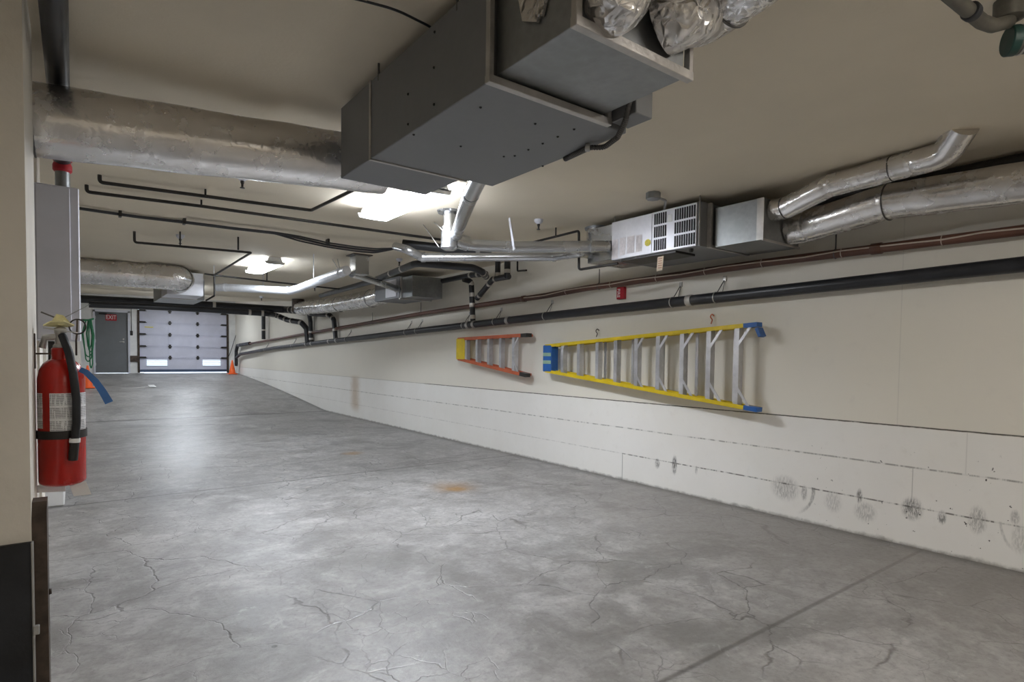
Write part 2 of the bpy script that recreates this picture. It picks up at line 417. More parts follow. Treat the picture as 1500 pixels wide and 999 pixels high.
M['ptan'] = simple('kraft_tag', (.72, .60, .46), .7, 0, .08, 9)
M['ylabel'] = simple('yellow_sticker', (.78, .68, .05), .5, 0, .1, 30)
M['ytag'] = simple('pale_yellow_tag', (.74, .68, .36), .6, 0, .15, 30)
M['paper'] = simple('white_paper', (.80, .80, .80), .6, 0, .04, 6)
M['cork'] = simple('grey_pipe', (.11, .103, .085), .55, .2, .25, 14)
M['greenrub'] = simple('green_rubber', (.006, .035, .028), .5, 0, .2, 10)
def make_label():
    m, nt, b = newmat('printed_label'); nb = NB(nt); x, y, z = nb.obj()
    row = nb.m('FRACT', nb.m('MULTIPLY', z, 150.0)); ln = nb.m('MULTIPLY', nb.m('GREATER_THAN', row, .45), nb.ramp(nb.noise(220, 2, .5, sx=(1, 1, .1)), .40, .46))
    blk = nb.m('GREATER_THAN', nb.m('FRACT', nb.m('MULTIPLY', z, 19.0)), .16)
    nb.put(b.inputs['Base Color'], nb.mix(nb.m('MULTIPLY', nb.m('MULTIPLY', ln, blk), .75), (.78, .78, .79, 1), (.10, .10, .10, 1)))
    b.inputs['Roughness'].default_value = .4; return m
M['label'] = make_label()
M['lens'] = emissive('lamp_lens', (.87, .92, 1.0), LAMP_STRENGTH)
M['lens_far'] = emissive('lamp_lens_far', (.84, .91, 1.0), LAMP_STRENGTH*.55)
M['lens_warm'] = emissive('lamp_lens_warm', (1.0, .95, .88), LAMP_STRENGTH*.40)
M['vent_glow'] = emissive('daylit_vent', (.80, .92, 1.0), .72)
M['signwhite'] = simple('sign_letters', (.85, .85, .85), .5, 0, .02, 5)

# ------------------------------------------------------------------ the room
WX = 5.0; YD = 24.4; ZC = 2.75; Y0 = -6.0; XL = -6.0; ZR = .68
def struct(name, mb, m, parent=None):
    o = mb.build(name, m, parent, keep=True)
    if parent is None: o['kind'] = 'structure'
    return o
def fz(y): return 0 if y < 14.2 else ZR*(y-14.2)/(YD-14.2)+ (.05*math.sin(pi*(y-14.2)/(YD-14.2)))
ys = [Y0, 14.2] + [14.2+(YD+1.5-14.2)*k/12 for k in range(1, 13)]
mb = MB()
prof = [(Y0, 0)] + [(y, fz(min(y, YD))) for y in ys[1:]]
vs = []; fs = []
for (y, z) in prof: vs += [(XL, y, z), (WX+.2, y, z), (XL, y, z-.25), (WX+.2, y, z-.25)]
n = len(prof)
for i in range(n-1):
    a = 4*i; b = a+4; fs += [(a, a+1, b+1, b), (a+2, b+2, b+3, a+3), (a, b, b+2, a+2), (a+1, a+3, b+3, b+1)]
fs += [(0, 2, 3, 1), (4*n-4, 4*n-3, 4*n-1, 4*n-2)]
mb.add(vs, fs); struct('floor', mb, M['floor'])
struct('wall_right', MB().box(WX, WX+.2, Y0, YD+.2, -.2, 3.7), M['wall'])
# ceiling: flat slab, slightly lower to the left, rising over the ramp
mb = MB()
mb.prism([(.9, Y0, ZC), (.9, 14.6, ZC), (.9, YD, ZC+.66), (.9, YD, ZC+.95), (.9, Y0, ZC+.25)], (WX-.9, 0, 0))
mb.prism([(XL, Y0, ZC-.03), (XL, 14.6, ZC-.03), (XL, YD, ZC+.63), (XL, YD, ZC+.95), (XL, Y0, ZC+.25)], (.9-XL, 0, 0))
struct('ceiling', mb, M['ceil'])
struct('wall_left', MB().box(XL-.2, XL, Y0, YD+.2, -.2, 3.7), M['paint'])
struct('wall_back', MB().box(XL, WX, Y0-.2, Y0, -.2, 3.2), M['paint'])
# far wall with two openings
DX0, DX1 = P(137, 500, Y=YD).x, P(190, 500, Y=YD).x
GX0, GX1 = P(203, 500, Y=YD).x, P(333.5, 500, Y=YD).x
DT = P(163, 455, Y=YD).z; GT = 3.0
mb = MB()
mb.box(XL, DX0, YD, YD+.2, .4, 3.7); mb.box(DX0, DX1, YD, YD+.2, DT, 3.7); mb.box(DX1, GX0, YD, YD+.2, .4, 3.7)
mb.box(GX0, GX1, YD, YD+.2, GT-.01, 3.7); mb.box(GX1, WX, YD, YD+.2, .4, 3.7)
struct('wall_far', mb, M['white'])
# side wall that starts where the ramp does
struct('wall_ramp', MB().box(-.1, .12, 15.0, YD, 0, 3.4), M['paint'])
# columns
def column(y0, y1, x0, x1, name):
    return struct(name, MB().box(x0, x1, y0, y1, 0, ZC-.03), M['paint'])
column(2.6, 3.2, -.62, -.125, 'wall_column')
column(4.56, 5.0, -.62, -.165, 'wall_column')
column(6.7, 7.3, -.75, -.2, 'wall_column')
struct('trim_1', MB().box(-.75, -.08, 6.56, 7.4, 0, .16, .01), M['white'])

# exit door
fzr = fz(YD)
d1 = thing('door_1', 'flat grey metal exit door in white frame', 'door', (DX0+.5, YD, fzr), kind='structure')
MB().box(DX0+.05, DX1-.05, YD+.03, YD+.08, fzr+.01, DT-.05, .004).build('door_leaf', M['doorgrey'], d1)
mb = MB(); mb.box(DX0-.01, DX0+.05, YD-.03, YD+.12, fzr, DT); mb.box(DX1-.05, DX1+.01, YD-.03, YD+.12, fzr, DT); mb.box(DX0-.01, DX1+.01, YD-.03, YD+.12, DT-.05, DT+.04)
mb.build('door_frame', M['coolwhite'], d1)
h = P(181, 501, Y=YD)
mb = MB(); mb.tube(fillet([(h.x, YD+.03, h.z), (h.x, YD-.05, h.z), (h.x-.12, YD-.05, h.z)], .02), .012, 8); mb.lathe((h.x, YD+.03, h.z), [(.032, 0), (.032, .012), (.015, .02)], 16, (0, -1, 0))
mb.build('door_handle', M['wire'], d1)
MB().lathe((h.x+.0, YD+.03, h.z+.10), [(.028, 0), (.024, .02)], 16, (0, -1, 0)).build('deadbolt', M['wire'], d1)
c = P(151, 458, Y=YD); mb = MB(); mb.box(c.x-.12, c.x+.1, YD-.03, YD+.03, c.z-.06, c.z-.01, .004); mb.bar((c.x+.08, YD-.04, c.z-.03), (c.x+.28, YD-.1, c.z-.02), .02, .012); mb.build('door_closer', M['blacksteel'], d1)
for k in (0.25, 1.05, 1.85): MB().tube([(DX0+.055, YD+.02, fzr+k), (DX0+.055, YD+.02, fzr+k+.1)], .012, 8).build('hinge', M['wire'], d1)

def text_mesh(txt, size, depth=.003):
    cu = bpy.data.curves.new('t', 'FONT'); cu.body = txt; cu.size = size; cu.extrude = depth; cu.align_x = 'CENTER'; cu.align_y = 'CENTER'
    o = bpy.data.objects.new('t', cu); COL.objects.link(o)
    bpy.context.view_layer.update()
    me = bpy.data.meshes.new_from_object(o.evaluated_get(bpy.context.evaluated_depsgraph_get()))
    vs = [v.co.copy() for v in me.vertices]; fs = [list(p.vertices) for p in me.polygons]
    bpy.data.objects.remove(o); bpy.data.curves.remove(cu); return vs, fs
def put_text(txt, size, c, right, up, m, parent, name='lettering', sx=1.0):
    vs, fs = text_mesh(txt, size); right = Vector(right); up = Vector(up); nn = right.cross(up)
    return MB().add([Vector(c)+right*v.x*sx+up*v.y+nn*v.z for v in vs], fs).build(name, m, parent)

# EXIT sign on the door
a = P(154.5, 460, Y=YD); b = P(171, 470, Y=YD); ec = (a+b)/2
ex = thing('exit_sign', 'small red EXIT sign at top of the grey door', 'sign', (ec.x, YD+.0, ec.z))
MB().box(a.x, b.x, YD+.012, YD+.026, b.z, a.z, .003).build('sign_plate', M['signred'], ex)
put_text('EXIT', .20, (ec.x, YD+.010, ec.z-.0), (1, 0, 0), (0, 0, 1), M['signwhite'], ex, sx=.72)

# garage door
g = thing('door_2', 'white sectional garage door with small vents', 'garage door', ((GX0+GX1)/2, YD, fzr), kind='structure')
gz = [P(270, py, Y=YD).z for py in (524, 508, 491, 474, 457.5)]
edges = [fzr+.035] + gz + [GT]
for i in range(len(edges)-1):
    z0, z1 = edges[i]+.009, edges[i+1]-.009
    mb = MB(); mb.box(GX0+.02, GX1-.02, YD+.05, YD+.09, z0-.0088, z1+.0088)
    mb.box(GX0+.02, GX1-.02, YD+.035, YD+.052, z1-.03, z1); mb.box(GX0+.02, GX1-.02, YD+.035, YD+.052, z0, z0+.025)
    for fx in (0.0, .333, .648, 1.0):
        xx = GX0+.02 + (GX1-GX0-.04)*fx; mb.box(max(GX0+.02, xx-.04), min(GX1-.02, xx+.04), YD+.037, YD+.052, z0+.02, z1-.02)
    mb.build('door_section', M['gdoor'], g)
for zz in gz:
    for fx in (.333, .648):
        xx = GX0+.02+(GX1-GX0-.04)*fx; mb = MB()
        mb.box(xx-.035, xx+.035, YD+.0, YD+.036, zz-.07, zz+.07, .005); mb.tube([(xx-.06, YD+.02, zz), (xx+.06, YD+.02, zz)], .018, 8); mb.build('hinge', M['blacksteel'], g)
    for sd, xe in ((1, GX0), (-1, GX1)):
        mb = MB(); mb.box(xe+sd*.04, xe+sd*.22, YD-.01, YD+.036, zz-.03, zz+.03, .004); mb.tube([(xe-sd*.02, YD-.005, zz), (xe+sd*.1, YD-.005, zz)], .015, 8)
        mb.prism([(xe+sd*.2, YD+.02, zz-.02), (xe+sd*.2, YD+.02, zz+.02), (xe+sd*.27, YD+.02, zz-.025)], (0, .012, 0)); mb.build('hinge', M['blacksteel'], g)
for sd, xe in ((1, GX0), (-1, GX1)):
    mb = MB(); mb.box(xe-.03, xe+.03, YD-.03, YD-.022, fzr, GT-.1); mb.box(xe-.035, xe-.025, YD-.03, YD+.03, fzr, GT-.1); mb.box(xe+.02, xe+.028, YD-.03, YD+.0, fzr, GT-.1); mb.build('track', M['rust'], g)
for (x0, x1) in ((215, 245), (297, 323)):
    a = P(x0, 527, Y=YD+.03); b = P(x1, 535.5, Y=YD+.03)
    mb = MB(); mb.box(a.x, b.x, YD+.030, YD+.040, b.z, a.z); v = mb.build('vent', M['vent_glow'], g)
    mb = MB(); zz = b.z
    for k in range(3): zz = b.z+(a.z-b.z)*(k+.5)/3; mb.box(a.x-.01, b.x+.01, YD+.022, YD+.031, zz-.009, zz+.009)
    mb.build('slats', M['wire'], v); mb = MB()
    mb.box(a.x-.015, b.x+.015, YD+.022, YD+.036, a.z, a.z+.015); mb.box(a.x-.015, b.x+.015, YD+.022, YD+.036, b.z-.015, b.z); mb.build('vent_frame', M['gdoor'], v)
MB().box(GX0+.04, GX1-.04, YD+.02, YD+.05, fzr+.03, fzr+.12).build('bottom_seal', simple('blue_grey_rubber', (.06, .09, .16), .5), g)
a = P(212, 479, Y=YD+.03); MB().box(a.x, a.x+.26, YD+.044, YD+.0505, a.z-.012, a.z+.018).build('warning_label', M['ylabel'], g)

# switch, conduit and latch post on the strip of wall between the doors
c = P(192.5, 488, Y=YD); mb = MB()
sw = thing('wall_switch', 'small black switch on white wall between exit door and garage door', 'switch', (c.x, YD, c.z))
mb.box(c.x-.04, c.x+.04, YD-.04, YD, c.z-.08, c.z+.08, .008).build('switch_box', M['blacksteel'], sw)
MB().tube([(c.x, YD-.012, c.z+.08), (c.x, YD-.012, 3.0)], .009, 8).build('conduit', M['blacksteel'], sw)
a = P(190.5, 521, Y=YD); b = P(202, 530, Y=YD)
tag(MB().box(a.x, b.x, YD-.05, YD-.0, b.z, a.z, .01).build('latch_plate', M['rust'], None), 'rusty latch plate low between exit door and garage door', 'plate')
a = P(316+30, 482, Y=YD); b = P(333, 525, Y=YD)
tag(MB().tube(fillet([P(348, 466, Y=YD-.05), P(347, 486, Y=YD-.05), P(338, 515, Y=YD-.1), P(334, 524, Y=YD-.05)], .2), .012, 8).build('power_cord', M['black'], None), 'black cord slanting down beside right track of garage door', 'cord')
c = P(348, 465, Y=YD); tag(MB().box(c.x-.06, c.x+.08, YD-.12, YD-.0, c.z-.12, c.z+.1, .01).build('door_operator_box', M['coolwhite'], None), 'small white control box on wall right of garage door', 'box')

# ------------------------------------------------------------------ lamps
def lamp(x0, x1, y0, y1, z, label):
    t = thing('fluorescent_light', label, 'ceiling light', ((x0+x1)/2, (y0+y1)/2, z), 'fluorescent lights on the ceiling')
    cx = (x0+x1)/2
    mb = MB(); zt = z+.088
    mb.prism([(x0+.02, y0, z+.012), (x1-.02, y0, z+.012), (x1-.05, y0, zt), (x0+.05, y0, zt)], (0, y1-y0, 0)); mb.build('housing', M['white'], t)
    mb = MB()
    pr = [(x0, y0+.03, z+.008), (x0+.015, y0+.03, z-.008), (cx, y0+.03, z-.013), (x1-.015, y0+.03, z-.008), (x1, y0+.03, z+.008)]
    mb.prism(pr, (0, y1-y0-.06, 0)); mb.build('lens', (M['lens'] if y0 < 5 else M['lens_far']) if (y0 > 3 and x0 > 0) else M['lens_warm'], t)
    for yy in (y0, y1-.03):
        mb = MB(); mb.prism([(x0-.004, yy, z+.024), (x0+.012, yy, z-.012), (cx, yy, z-.017), (x1-.012, yy, z-.012), (x1+.004, yy, z+.024)], (0, .03, 0)); mb.build('end_cap', M['white'], t)
    return t
lamp(2.09, 2.38, 3.97, 5.15, 2.66, 'glowing white fluorescent light on ceiling, nearest the camera, behind the big grey heater')
lamp(2.14, 2.40, 8.55, 9.75, 2.66, 'small glowing fluorescent light further back, above the bent white vent pipe')
lamp(1.62, 1.88, 13.1, 14.3, 2.66, 'fluorescent light mostly hidden behind the far left heater box')
lamp(2.2, 2.46, 17.3, 18.5, 2.84, 'fluorescent light hidden behind crossing black pipes over the ramp')
lamp(3.0, 3.26, 21.6, 22.8, 3.12, 'unseen fluorescent light added over the top of ramp to brighten garage door')  # unseen lamp, added to light the garage door
lamp(2.1, 2.38, -.9, .3, 2.66, 'fluorescent light behind the camera on the ceiling')
lamp(2.1, 2.38, -5.2, -4.0, 2.66, 'fluorescent light near the back wall behind the camera')
lamp(-3.2, -2.9, -3.6, -2.4, 2.63, 'fluorescent light over parking bays behind the camera')
lamp(-3.2, -2.9, 7.0, 8.2, 2.63, 'fluorescent light over parking bays beyond the columns')

# ------------------------------------------------------------------ ducts and heaters
def foil_duct(name, pts, r, label, fil=.25, step=.045, rough=.02, bands=(), seg=30, cat='duct', r1=None):
    fp = fillet(pts, fil, 8); out = [fp[0]]
    for a, b in zip(fp, fp[1:]):
        L = (b-a).length; k = max(1, int(L/step))
        for i in range(1, k+1): out.append(a.lerp(b, i/k))
    n = len(out); rs = [r + ((r1 or r)-r)*i/(n-1) for i in range(n)]
    rs = [q*(1+.012*sin(i*.7)) for i, q in enumerate(rs)]
    base = min(out, key=lambda p: p.z)
    t = thing(name, label, cat, (out[0].x, out[0].y, base.z-r))
    MB().tube(out, rs, seg, rough=rough).build('foil_jacket', M['foil_crumpled'] if rough > .028 else M['foil'], t)
    for fr in bands:
        i = min(n-2, max(1, int(fr*n))); d = (out[i+1]-out[i-1]).normalized()
        MB().lathe(out[i]-d*.004, [(rs[i]*1.03, 0), (rs[i]*1.035, .004), (rs[i]*1.03, .008)], 30, d).build('strap', M['darkwire'], t)
    return t

# big heater hanging near the camera
A = thing('unit_heater', 'large grey sheet metal heater box hanging under ceiling near the camera', 'heater', (1.5, 2.2, 2.33))
zb, zt = 2.33, 2.70
MB().box(1.155, 1.87, 1.70, 2.68, zb, zt, .003).build('cabinet', M['heater'], A)
MB().box(1.155, 1.668, 2.69, 3.075, zb, zt, .003).build('supply_plenum', M['heater'], A)
mb = MB()
mb.box(1.150, 1.166, 2.676, 2.694, zb-.004, zt); mb.box(1.150, 1.70, 2.676, 2.694, zb-.006, zb+.0)
mb.build('seam_strip', M['tape'], A)
for (px, py) in ((603, 30), (636, 99), (598, 138), (636, 153), (598, 182), (637, 47)):
    p = P(px, py, X=1.155); MB().lathe((1.155, p.y, p.z), [(.006, 0), (.004, .004)], 8, (-1, 0, 0)).build('rivet', M['dark'], A)
for (px, py) in ((704, 157), (606, 197), (675, 214), (738, 229), (754, 228), (774, 219), (784, 181), (795, 210), (817, 200), (841, 189), (795, 243)):
    p = P(px, py, Z=zb); MB().lathe((p.x, p.y, zb), [(.006, 0), (.004, .004)], 8, (0, 0, -1)).build('rivet', M['dark'], A)
# return plenum in front, with taped flanges
px0, px1, py0, py1, pz = 1.19, 1.715, 1.29, 1.69, 2.362
mb = MB(); mb.box(px0, px1, py0+.01, py1, pz, zt-.005, .002); mb.build('return_plenum', M['galv'], A)
mb = MB(); mb.box(1.148, 1.755, 1.672, 1.70, zb-.004, zb+.024, .002); mb.box(1.1495, 1.17, 1.6735, 1.6985, zb+.02, zt+.005, .002); mb.box(1.735, 1.7535, 1.6735, 1.6985, zb+.02, zt+.005, .002)
mb.build('flange', M['tape'], A)
mb = MB(); mb.box(px0-.006, px1+.03, py0-.012, py0+.016, pz-.006, pz+.026, .002); mb.box(px0-.0045, px0+.02, py0-.0105, py0+.0145, pz+.02, zt, .002); mb.box(px1+.008, px1+.0285, py0-.0105, py0+.0145, pz+.02, zt, .002)
mb.build('flange', M['tape'], A)
# foil patch hanging on the plenum side
mb = MB(); pp = [(762, -6), (804, -6), (797, 26), (793, 22), (790, 34), (769, 33)]
mb.prism([P(a, b, X=px0-.004) for a, b in pp], (-.012, 0, 0)); mb.build('foil_patch', M['foil_crumpled'], A)
for (xx, yy) in ((1.158, 2.6), (1.158, 1.9), (1.86, 2.6)):
    MB().tube([(xx, yy, zt-.03), (xx, yy, ZC)], .005, 8).build('hanger_rod', M['darkwire'], A)
# box of controls on the hidden side, its corner shows
mb = MB(); mb.box(1.77, 1.868, 1.56, 1.69, 2.345, 2.52, .003).build('control_box', M['heater'], A)
cf = [P(830, 232, Z=2.325), P(862, 216, Z=2.315), P(885, 216, Z=2.305), P(905, 201, Z=2.31), P(916, 178, Z=2.33), P(922, 150, Z=2.38), P(923, 145, Z=2.45)]
mb = MB(); q = fillet(cf, .06, 8); rr = []; pts = []
for a, b in zip(q, q[1:]):
    k = max(1, int((b-a).length/.006))
    for i in range(k): pts.append(a.lerp(b, i/k))
rr = [.012 if i % 2 else .0095 for i in range(len(pts))]
t = thing('flexible_conduit', 'dark ribbed flexible conduit looping at corner of the large grey heater', 'conduit', tuple(pts[0]))
mb.tube(pts, rr, 12).build('ribbed_sleeve', M['darkwire'], t)
MB().tube([P(828, 232, Z=2.327), P(862, 216, Z=2.327)], .015, 10).build('end_fitting', M['blacksteel'], t)
MB().lathe(P(861, 216, Z=2.315), [(.017, -.01), (.019, 0), (.017, .01)], 14, (P(885, 216, Z=2.31)-P(862, 216, Z=2.315))).build('coupling', M['wire'], t)

# two wrapped ducts leaving the return plenum
foil_duct('foil_duct', [V(P(900, 0, Y=py0-.005).x, py0-.005, P(900, -4, Y=py0).z), P(903, -8, Y=py0-.06), P(925, -60, Z=2.63), P(1010, -160, Z=2.63), P(1100, -400, Z=2.63)], .108, 'crumpled foil duct at the top edge, left of two leaving the big heater', .12, .03, .04, (), 30)
foil_duct('foil_duct', [V(1.585, py0-.005, 2.50), V(1.60, py0-.07, 2.51), P(1040, 14, Z=2.58), P(1130, -55, Z=2.60), P(1260, -190, Z=2.61)], .105, 'crumpled foil duct at the top edge, right of two leaving the big heater', .12, .03, .035, (.45,), 30)

# foil duct behind the big heater running left
foil_duct('foil_duct', [(-1.6, 3.36, 2.38), (-.14, 3.34, 2.40), (.6, 3.33, 2.455), (1.19, 3.32, 2.50), (1.5, 3.32, 2.52)], .158, 'large foil wrapped duct running left from big heater to the column', .4, .05, .018, (.50,), 34)
MB_ = MB(); 

# heater on the right, near the wall
B = thing('unit_heater', 'heater with pale louvred panel hanging by the right wall', 'heater', (4.5, 3.45, 2.33))
bx0, bx1, by0, by1 = 4.168, 4.84, 2.96, 3.95
MB().box(bx0+.012, bx1, by0, by1, zb, zt, .003).build('cabinet', M['heater'], B)
ysp = P(958-3, 340, X=bx0).y
MB().box(bx0, bx0+.013, ysp+.002, by1, zb+.005, zt-.004, .003).build('access_panel', M['panel'], B)
lp = MB().box(bx0-.004, bx0+.013, by0+.03, ysp-.002, zb+.005, zt-.004, .003).build('louvre_panel', M['panel'], B)
mb = MB()
H = zt-zb
for (c0, c1, nc) in ((958.2, 976.9, 6), (988, 1019.2, 9)):
    mb = MB()
    ya, yb = P(c0, 340, X=bx0).y, P(c1, 340, X=bx0).y
    for i in range(nc):
        yc = ya+(yb-ya)*(i+.5)/nc; wd = abs(yb-ya)/nc*.64
        for (f0, f1) in ((.06, .32), (.37, .63), (.68, .94)):
            mb.box(bx0-.0075, bx0-.003, yc-wd/2, yc+wd/2, zt-H*f1, zt-H*f0)
    mb.build('louvre_grille', M['dark'], lp)
p = P(949, 355.5, X=bx0); mb = MB(); mb.prism([(bx0-.002, p.y+.035*cos(k*pi/4+.3), p.z+.032*sin(k*pi/4+.3)) for k in range(8)], (-.002, 0, 0)); mb.build('yellow_sticker', M['ylabel'], B)['label'] = 'yellow sticker'
mb = MB()
for (x0, y0_, x1, y1_) in ((897, 352, 905, 378), (908, 349, 916, 373), (919, 347, 929, 370), (932, 345, 940, 368)):
    a = P(x0, y0_, X=bx0); b = P(x1, y1_, X=bx0); mb.box(bx0-.002, bx0+.001, b.y, a.y, b.z, a.z)
mb.build('printed_sticker', simple('faded_sticker', (.70, .66, .68), .5, 0, .12, 30), B)
p = P(982, 320, X=bx0); MB().box(bx0-.007, bx0-.003, p.y-.022, p.y+.022, p.z-.03, p.z+.03).build('white_sticker', M['paper'], B)
for (xx, yy) in ((bx0+.01, by1-.03), (bx0+.01, by0+.01), (bx1-.02, by0+.01)):
    MB().tube([(xx, yy, zt-.36), (xx, yy, ZC)], .005, 8).build('hanger_rod', M['wire'], B)
mb = MB(); mb.box(bx0+.02, bx0+.30, by0+.25, by1-.1, zb-.02, zb, .004); mb.lathe((bx0+.06, by0+.12, zb), [(.02, 0), (.02, .02), (.012, .03)], 12, (0, 0, -1)); mb.build('drip_rail', M['blacksteel'], B)
# return plenum, wrapped ends
qx = 4.30
qa, qb = P(1047, 358, X=qx).y, P(1117, 348, X=qx).y
qz = P(1110, 352, X=qx).z; qt = P(1110, 291, X=qx).z
MB().box(qx, 4.86, qb, qa, qz, qt, .002).build('return_plenum', M['galv'], B)
mb = MB(); mb.box(qx-.02, 4.88, by0-.03, by0-.002, zb-.005, zb+.02); mb.box(qx-.03, qx-.005, by0-.04, by0-.002, zb-.004, zt-.005); mb.build('flange', M['tape'], B)
mb = MB(); mb.box(qx-.006, qx+.0, qb-.008, qb+.05, qz, qt, .001); mb.box(qx-.006, 4.87, qb-.008, qb+.004, qz-.006, qz+.01); mb.build('flange', M['tape'], B)
# supply plenum at the far end, with pale side
MB().box(4.2, 4.72, by1+.005, by1+.36, zb+.02, zt-.01, .003).build('supply_plenum', M['galvpipe'], B)
tgp = P(968, 376, X=bx0+.02)
t = thing('paper_tag', 'tan paper tag hanging under the louvred heater', 'tag', (tgp.x, tgp.y, tgp.z-.14))
MB().tube([(tgp.x, tgp.y, zb), (tgp.x, tgp.y, tgp.z+.0)], .0015, 6).build('string', M['darkwire'], t)
mb = MB(); mb.prism([(tgp.x, tgp.y+.035, tgp.z), (tgp.x, tgp.y-.03, tgp.z+.004), (tgp.x, tgp.y-.02, tgp.z-.12), (tgp.x, tgp.y+.045, tgp.z-.125)], (.002, 0, 0)); mb.build('card', M['ptan'], t)
mb = MB()
for k in range(5): mb.box(tgp.x-.0012, tgp.x, tgp.y-.015, tgp.y+.028, tgp.z-.02-.02*k, tgp.z-.013-.02*k)
mb.build('print', simple('red_brown_print', (.45, .22, .16), .6), t)
# junction box on the ceiling
p = P(957, 285, Z=2.735)
jb = thing('junction_box', 'octagonal steel junction box on ceiling above the louvred heater', 'electrical box', (p.x, p.y, 2.69))
mb = MB(); mb.lathe((p.x, p.y, ZC-.055), [(.055, 0), (.06, .004), (.06, .055)], 8); mb.build('box', M['galv'], jb)
q = P(973, 310, X=bx0+.1)
MB().tube(fillet([(p.x+.05, p.y, 2.72), (p.x+.16, p.y-.0, 2.715), (q.x, q.y, 2.74-.03), (q.x, q.y, zt-.01)], .06), .011, 10).build('conduit', M['wire'], jb)

# right-hand wrapped ducts
d1p = [V(4.42, qb-.01, 2.57), V(4.42, qb-.1, 2.56), P(1215, 272, X=4.36), P(1340, 238, X=4.33), P(1385, 226, X=4.3), P(1412, 185, Z=ZC+.02)]
foil_duct('foil_duct', d1p, .082, 'narrower foil duct on the right rising through the ceiling at a bend', .14, .03, .022, (.12, .60), 30)
d2p = [V(4.70, qb-.01, 2.46), V(4.70, qb-.15, 2.46), P(1300, 296, X=4.62), P(1500, 268, X=4.60)]
d2p.append(d2p[-1]+(d2p[-1]-d2p[-2])*1.2)
foil_duct('foil_duct', d2p, .125, 'thick foil duct on the right running out of the frame along the wall', .25, .04, .014, (.42,), 34)

# round wrapped riser at the far end of the right heater
p = P(862, 332, Z=ZC)
t = thing('duct_riser', 'short foil wrapped round duct rising to ceiling behind the louvred heater', 'duct', (p.x+.12, p.y-.02, 2.6))
MB().tube([(p.x+.12, p.y-.02, 2.66-.1+.02*k) for k in range(0, 10)], .12, 26, rough=.02).build('foil_jacket', M['foil'], t)
MB().lathe((p.x+.12, p.y-.02, ZC-.02), [(.135, 0), (.14, .02)], 26).build('collar', M['galv'], t)

# far heater C beside the wall
Cc = thing('unit_heater', 'smaller looking grey heater far back above the wall pipes', 'heater', (4.6, 8.8, 2.33))
cz = P(604, 434, Y=8.25).z; ctop = P(604, 403, Y=8.25).z
cx0 = P(604, 434, Y=8.25).x; cx1 = P(648, 435, Y=8.25).x
MB().box(cx0, cx1, 8.25, 8.62, cz, ctop, .003).build('return_plenum', M['galv'], Cc)
MB().box(cx0-.03, cx1, 8.64, 9.6, zb-.0, zt-.02, .003).build('cabinet', M['heater'], Cc)
MB().box(cx0-.04, cx0-.028, 8.75, 9.15, zb+.03, zt-.06, .002).build('access_panel', M['panel'], Cc)
mb = MB(); mb.box(cx0-.02, cx0+.0, 8.60, 8.645, cz-.01, ctop+.01); mb.box(cx0-.04, cx1, 8.60, 8.645, cz-.02, cz+.0); mb.build('flange', M['tape'], Cc)
foil_duct('foil_duct', [V(4.45, 9.59, 2.49), P(545, 437, X=4.42), P(500, 445, X=4.42), P(440, 452, X=4.42)], .16, 'foil duct running back along the wall from the far grey heater', .2, .07, .02, (.15, .5), 24)
p = P(437, 440, X=4.42)
tag(MB().tube([V(p.x, p.y, 2.45), V(p.x, p.y, 2.82)], .15, 20).build('duct_riser', M['rust'], None), 'brown round riser at the far end of the foil wall duct', 'duct')

# far left heater D with its foil duct
D = thing('unit_heater', 'far heater box on the left whose shiny face meets a foil duct', 'heater', (1.5, 11.6, 2.33))
dx0, dx1 = 1.2, P(298, 433, Y=10.75).x
MB().box(dx0, dx1, 10.75, 11.5, 2.33, 2.70, .003).build('supply_plenum', M['panel'], D)
MB().box(dx0, dx1+.14, 11.52, 12.7, 2.33, 2.70, .003).build('cabinet', M['galv'], D)
MB().box(dx0-.01, dx1+.02, 11.49, 11.53, 2.32, 2.71).build('flange', M['tape'], D)
foil_duct('foil_duct', [V(-1.2, 10.3, 2.53), V(1.0, 10.3, 2.545), V(1.36, 10.3, 2.545), V(1.36, 10.75, 2.54)], .185, 'wide foil duct far left ending at the shiny heater box', .22, .06, .015, (.86,), 30)

# ------------------------------------------------------------------ flue pipes
def pipe_thing(name, label, cat, pts, r, m, fil=.08, seg=16, part='tube', bands=(), bm=None, bw=.04, bk=1.12):
    fp = fillet(pts, fil, 6)
    o = thing(name, label, cat, (fp[0].x, fp[0].y, min(q.z for q in fp)-r))
    MB().tube(fp, r, seg).build(part, m, o)
    for q, d in bands:
        q = Vector(q); d = Vector(d).normalized()
        MB().lathe(q-d*bw/2, [(r*bk*.98, 0), (r*bk, .004), (r*bk, bw-.004), (r*bk*.98, bw)], seg+4, d).build('coupling', bm or m, o)
    return o
T1 = P(668, 352, Z=2.50)
vA = [V(1.80, 2.66, 2.42), P(690, 285, Z=2.43), P(668, 345, Z=2.52)]
pipe_thing('flue_pipe', 'shiny round vent pipe dropping from the big heater to a tee', 'vent pipe', vA, .052, M['galvpipe'], .06, 18, bands=[(vA[1], vA[2]-vA[1])], bk=1.05)
bR = P(893, 361, X=4.2)
pts = [P(664, 347, Z=2.52), P(690, 359, Z=2.46), P(755, 362, Z=2.455), bR]
pipe_thing('flue_pipe', 'shiny ribbed vent pipe running from the tee to the louvred heater', 'vent pipe', pts, .056, M['galvpipe'], .1, 18, bands=[(P(700, 361, Z=2.458), pts[2]-pts[1]), (P(868, 361, Z=2.455), pts[3]-pts[2])], bk=1.08)
t = thing('flue_tee', 'round steel tee fitting where two vent pipes meet below ceiling', 'vent fitting', (T1.x, T1.y, 2.44))
mb = MB(); c = P(660, 345, Z=2.52); cc = P(650, 330, Z=ZC)
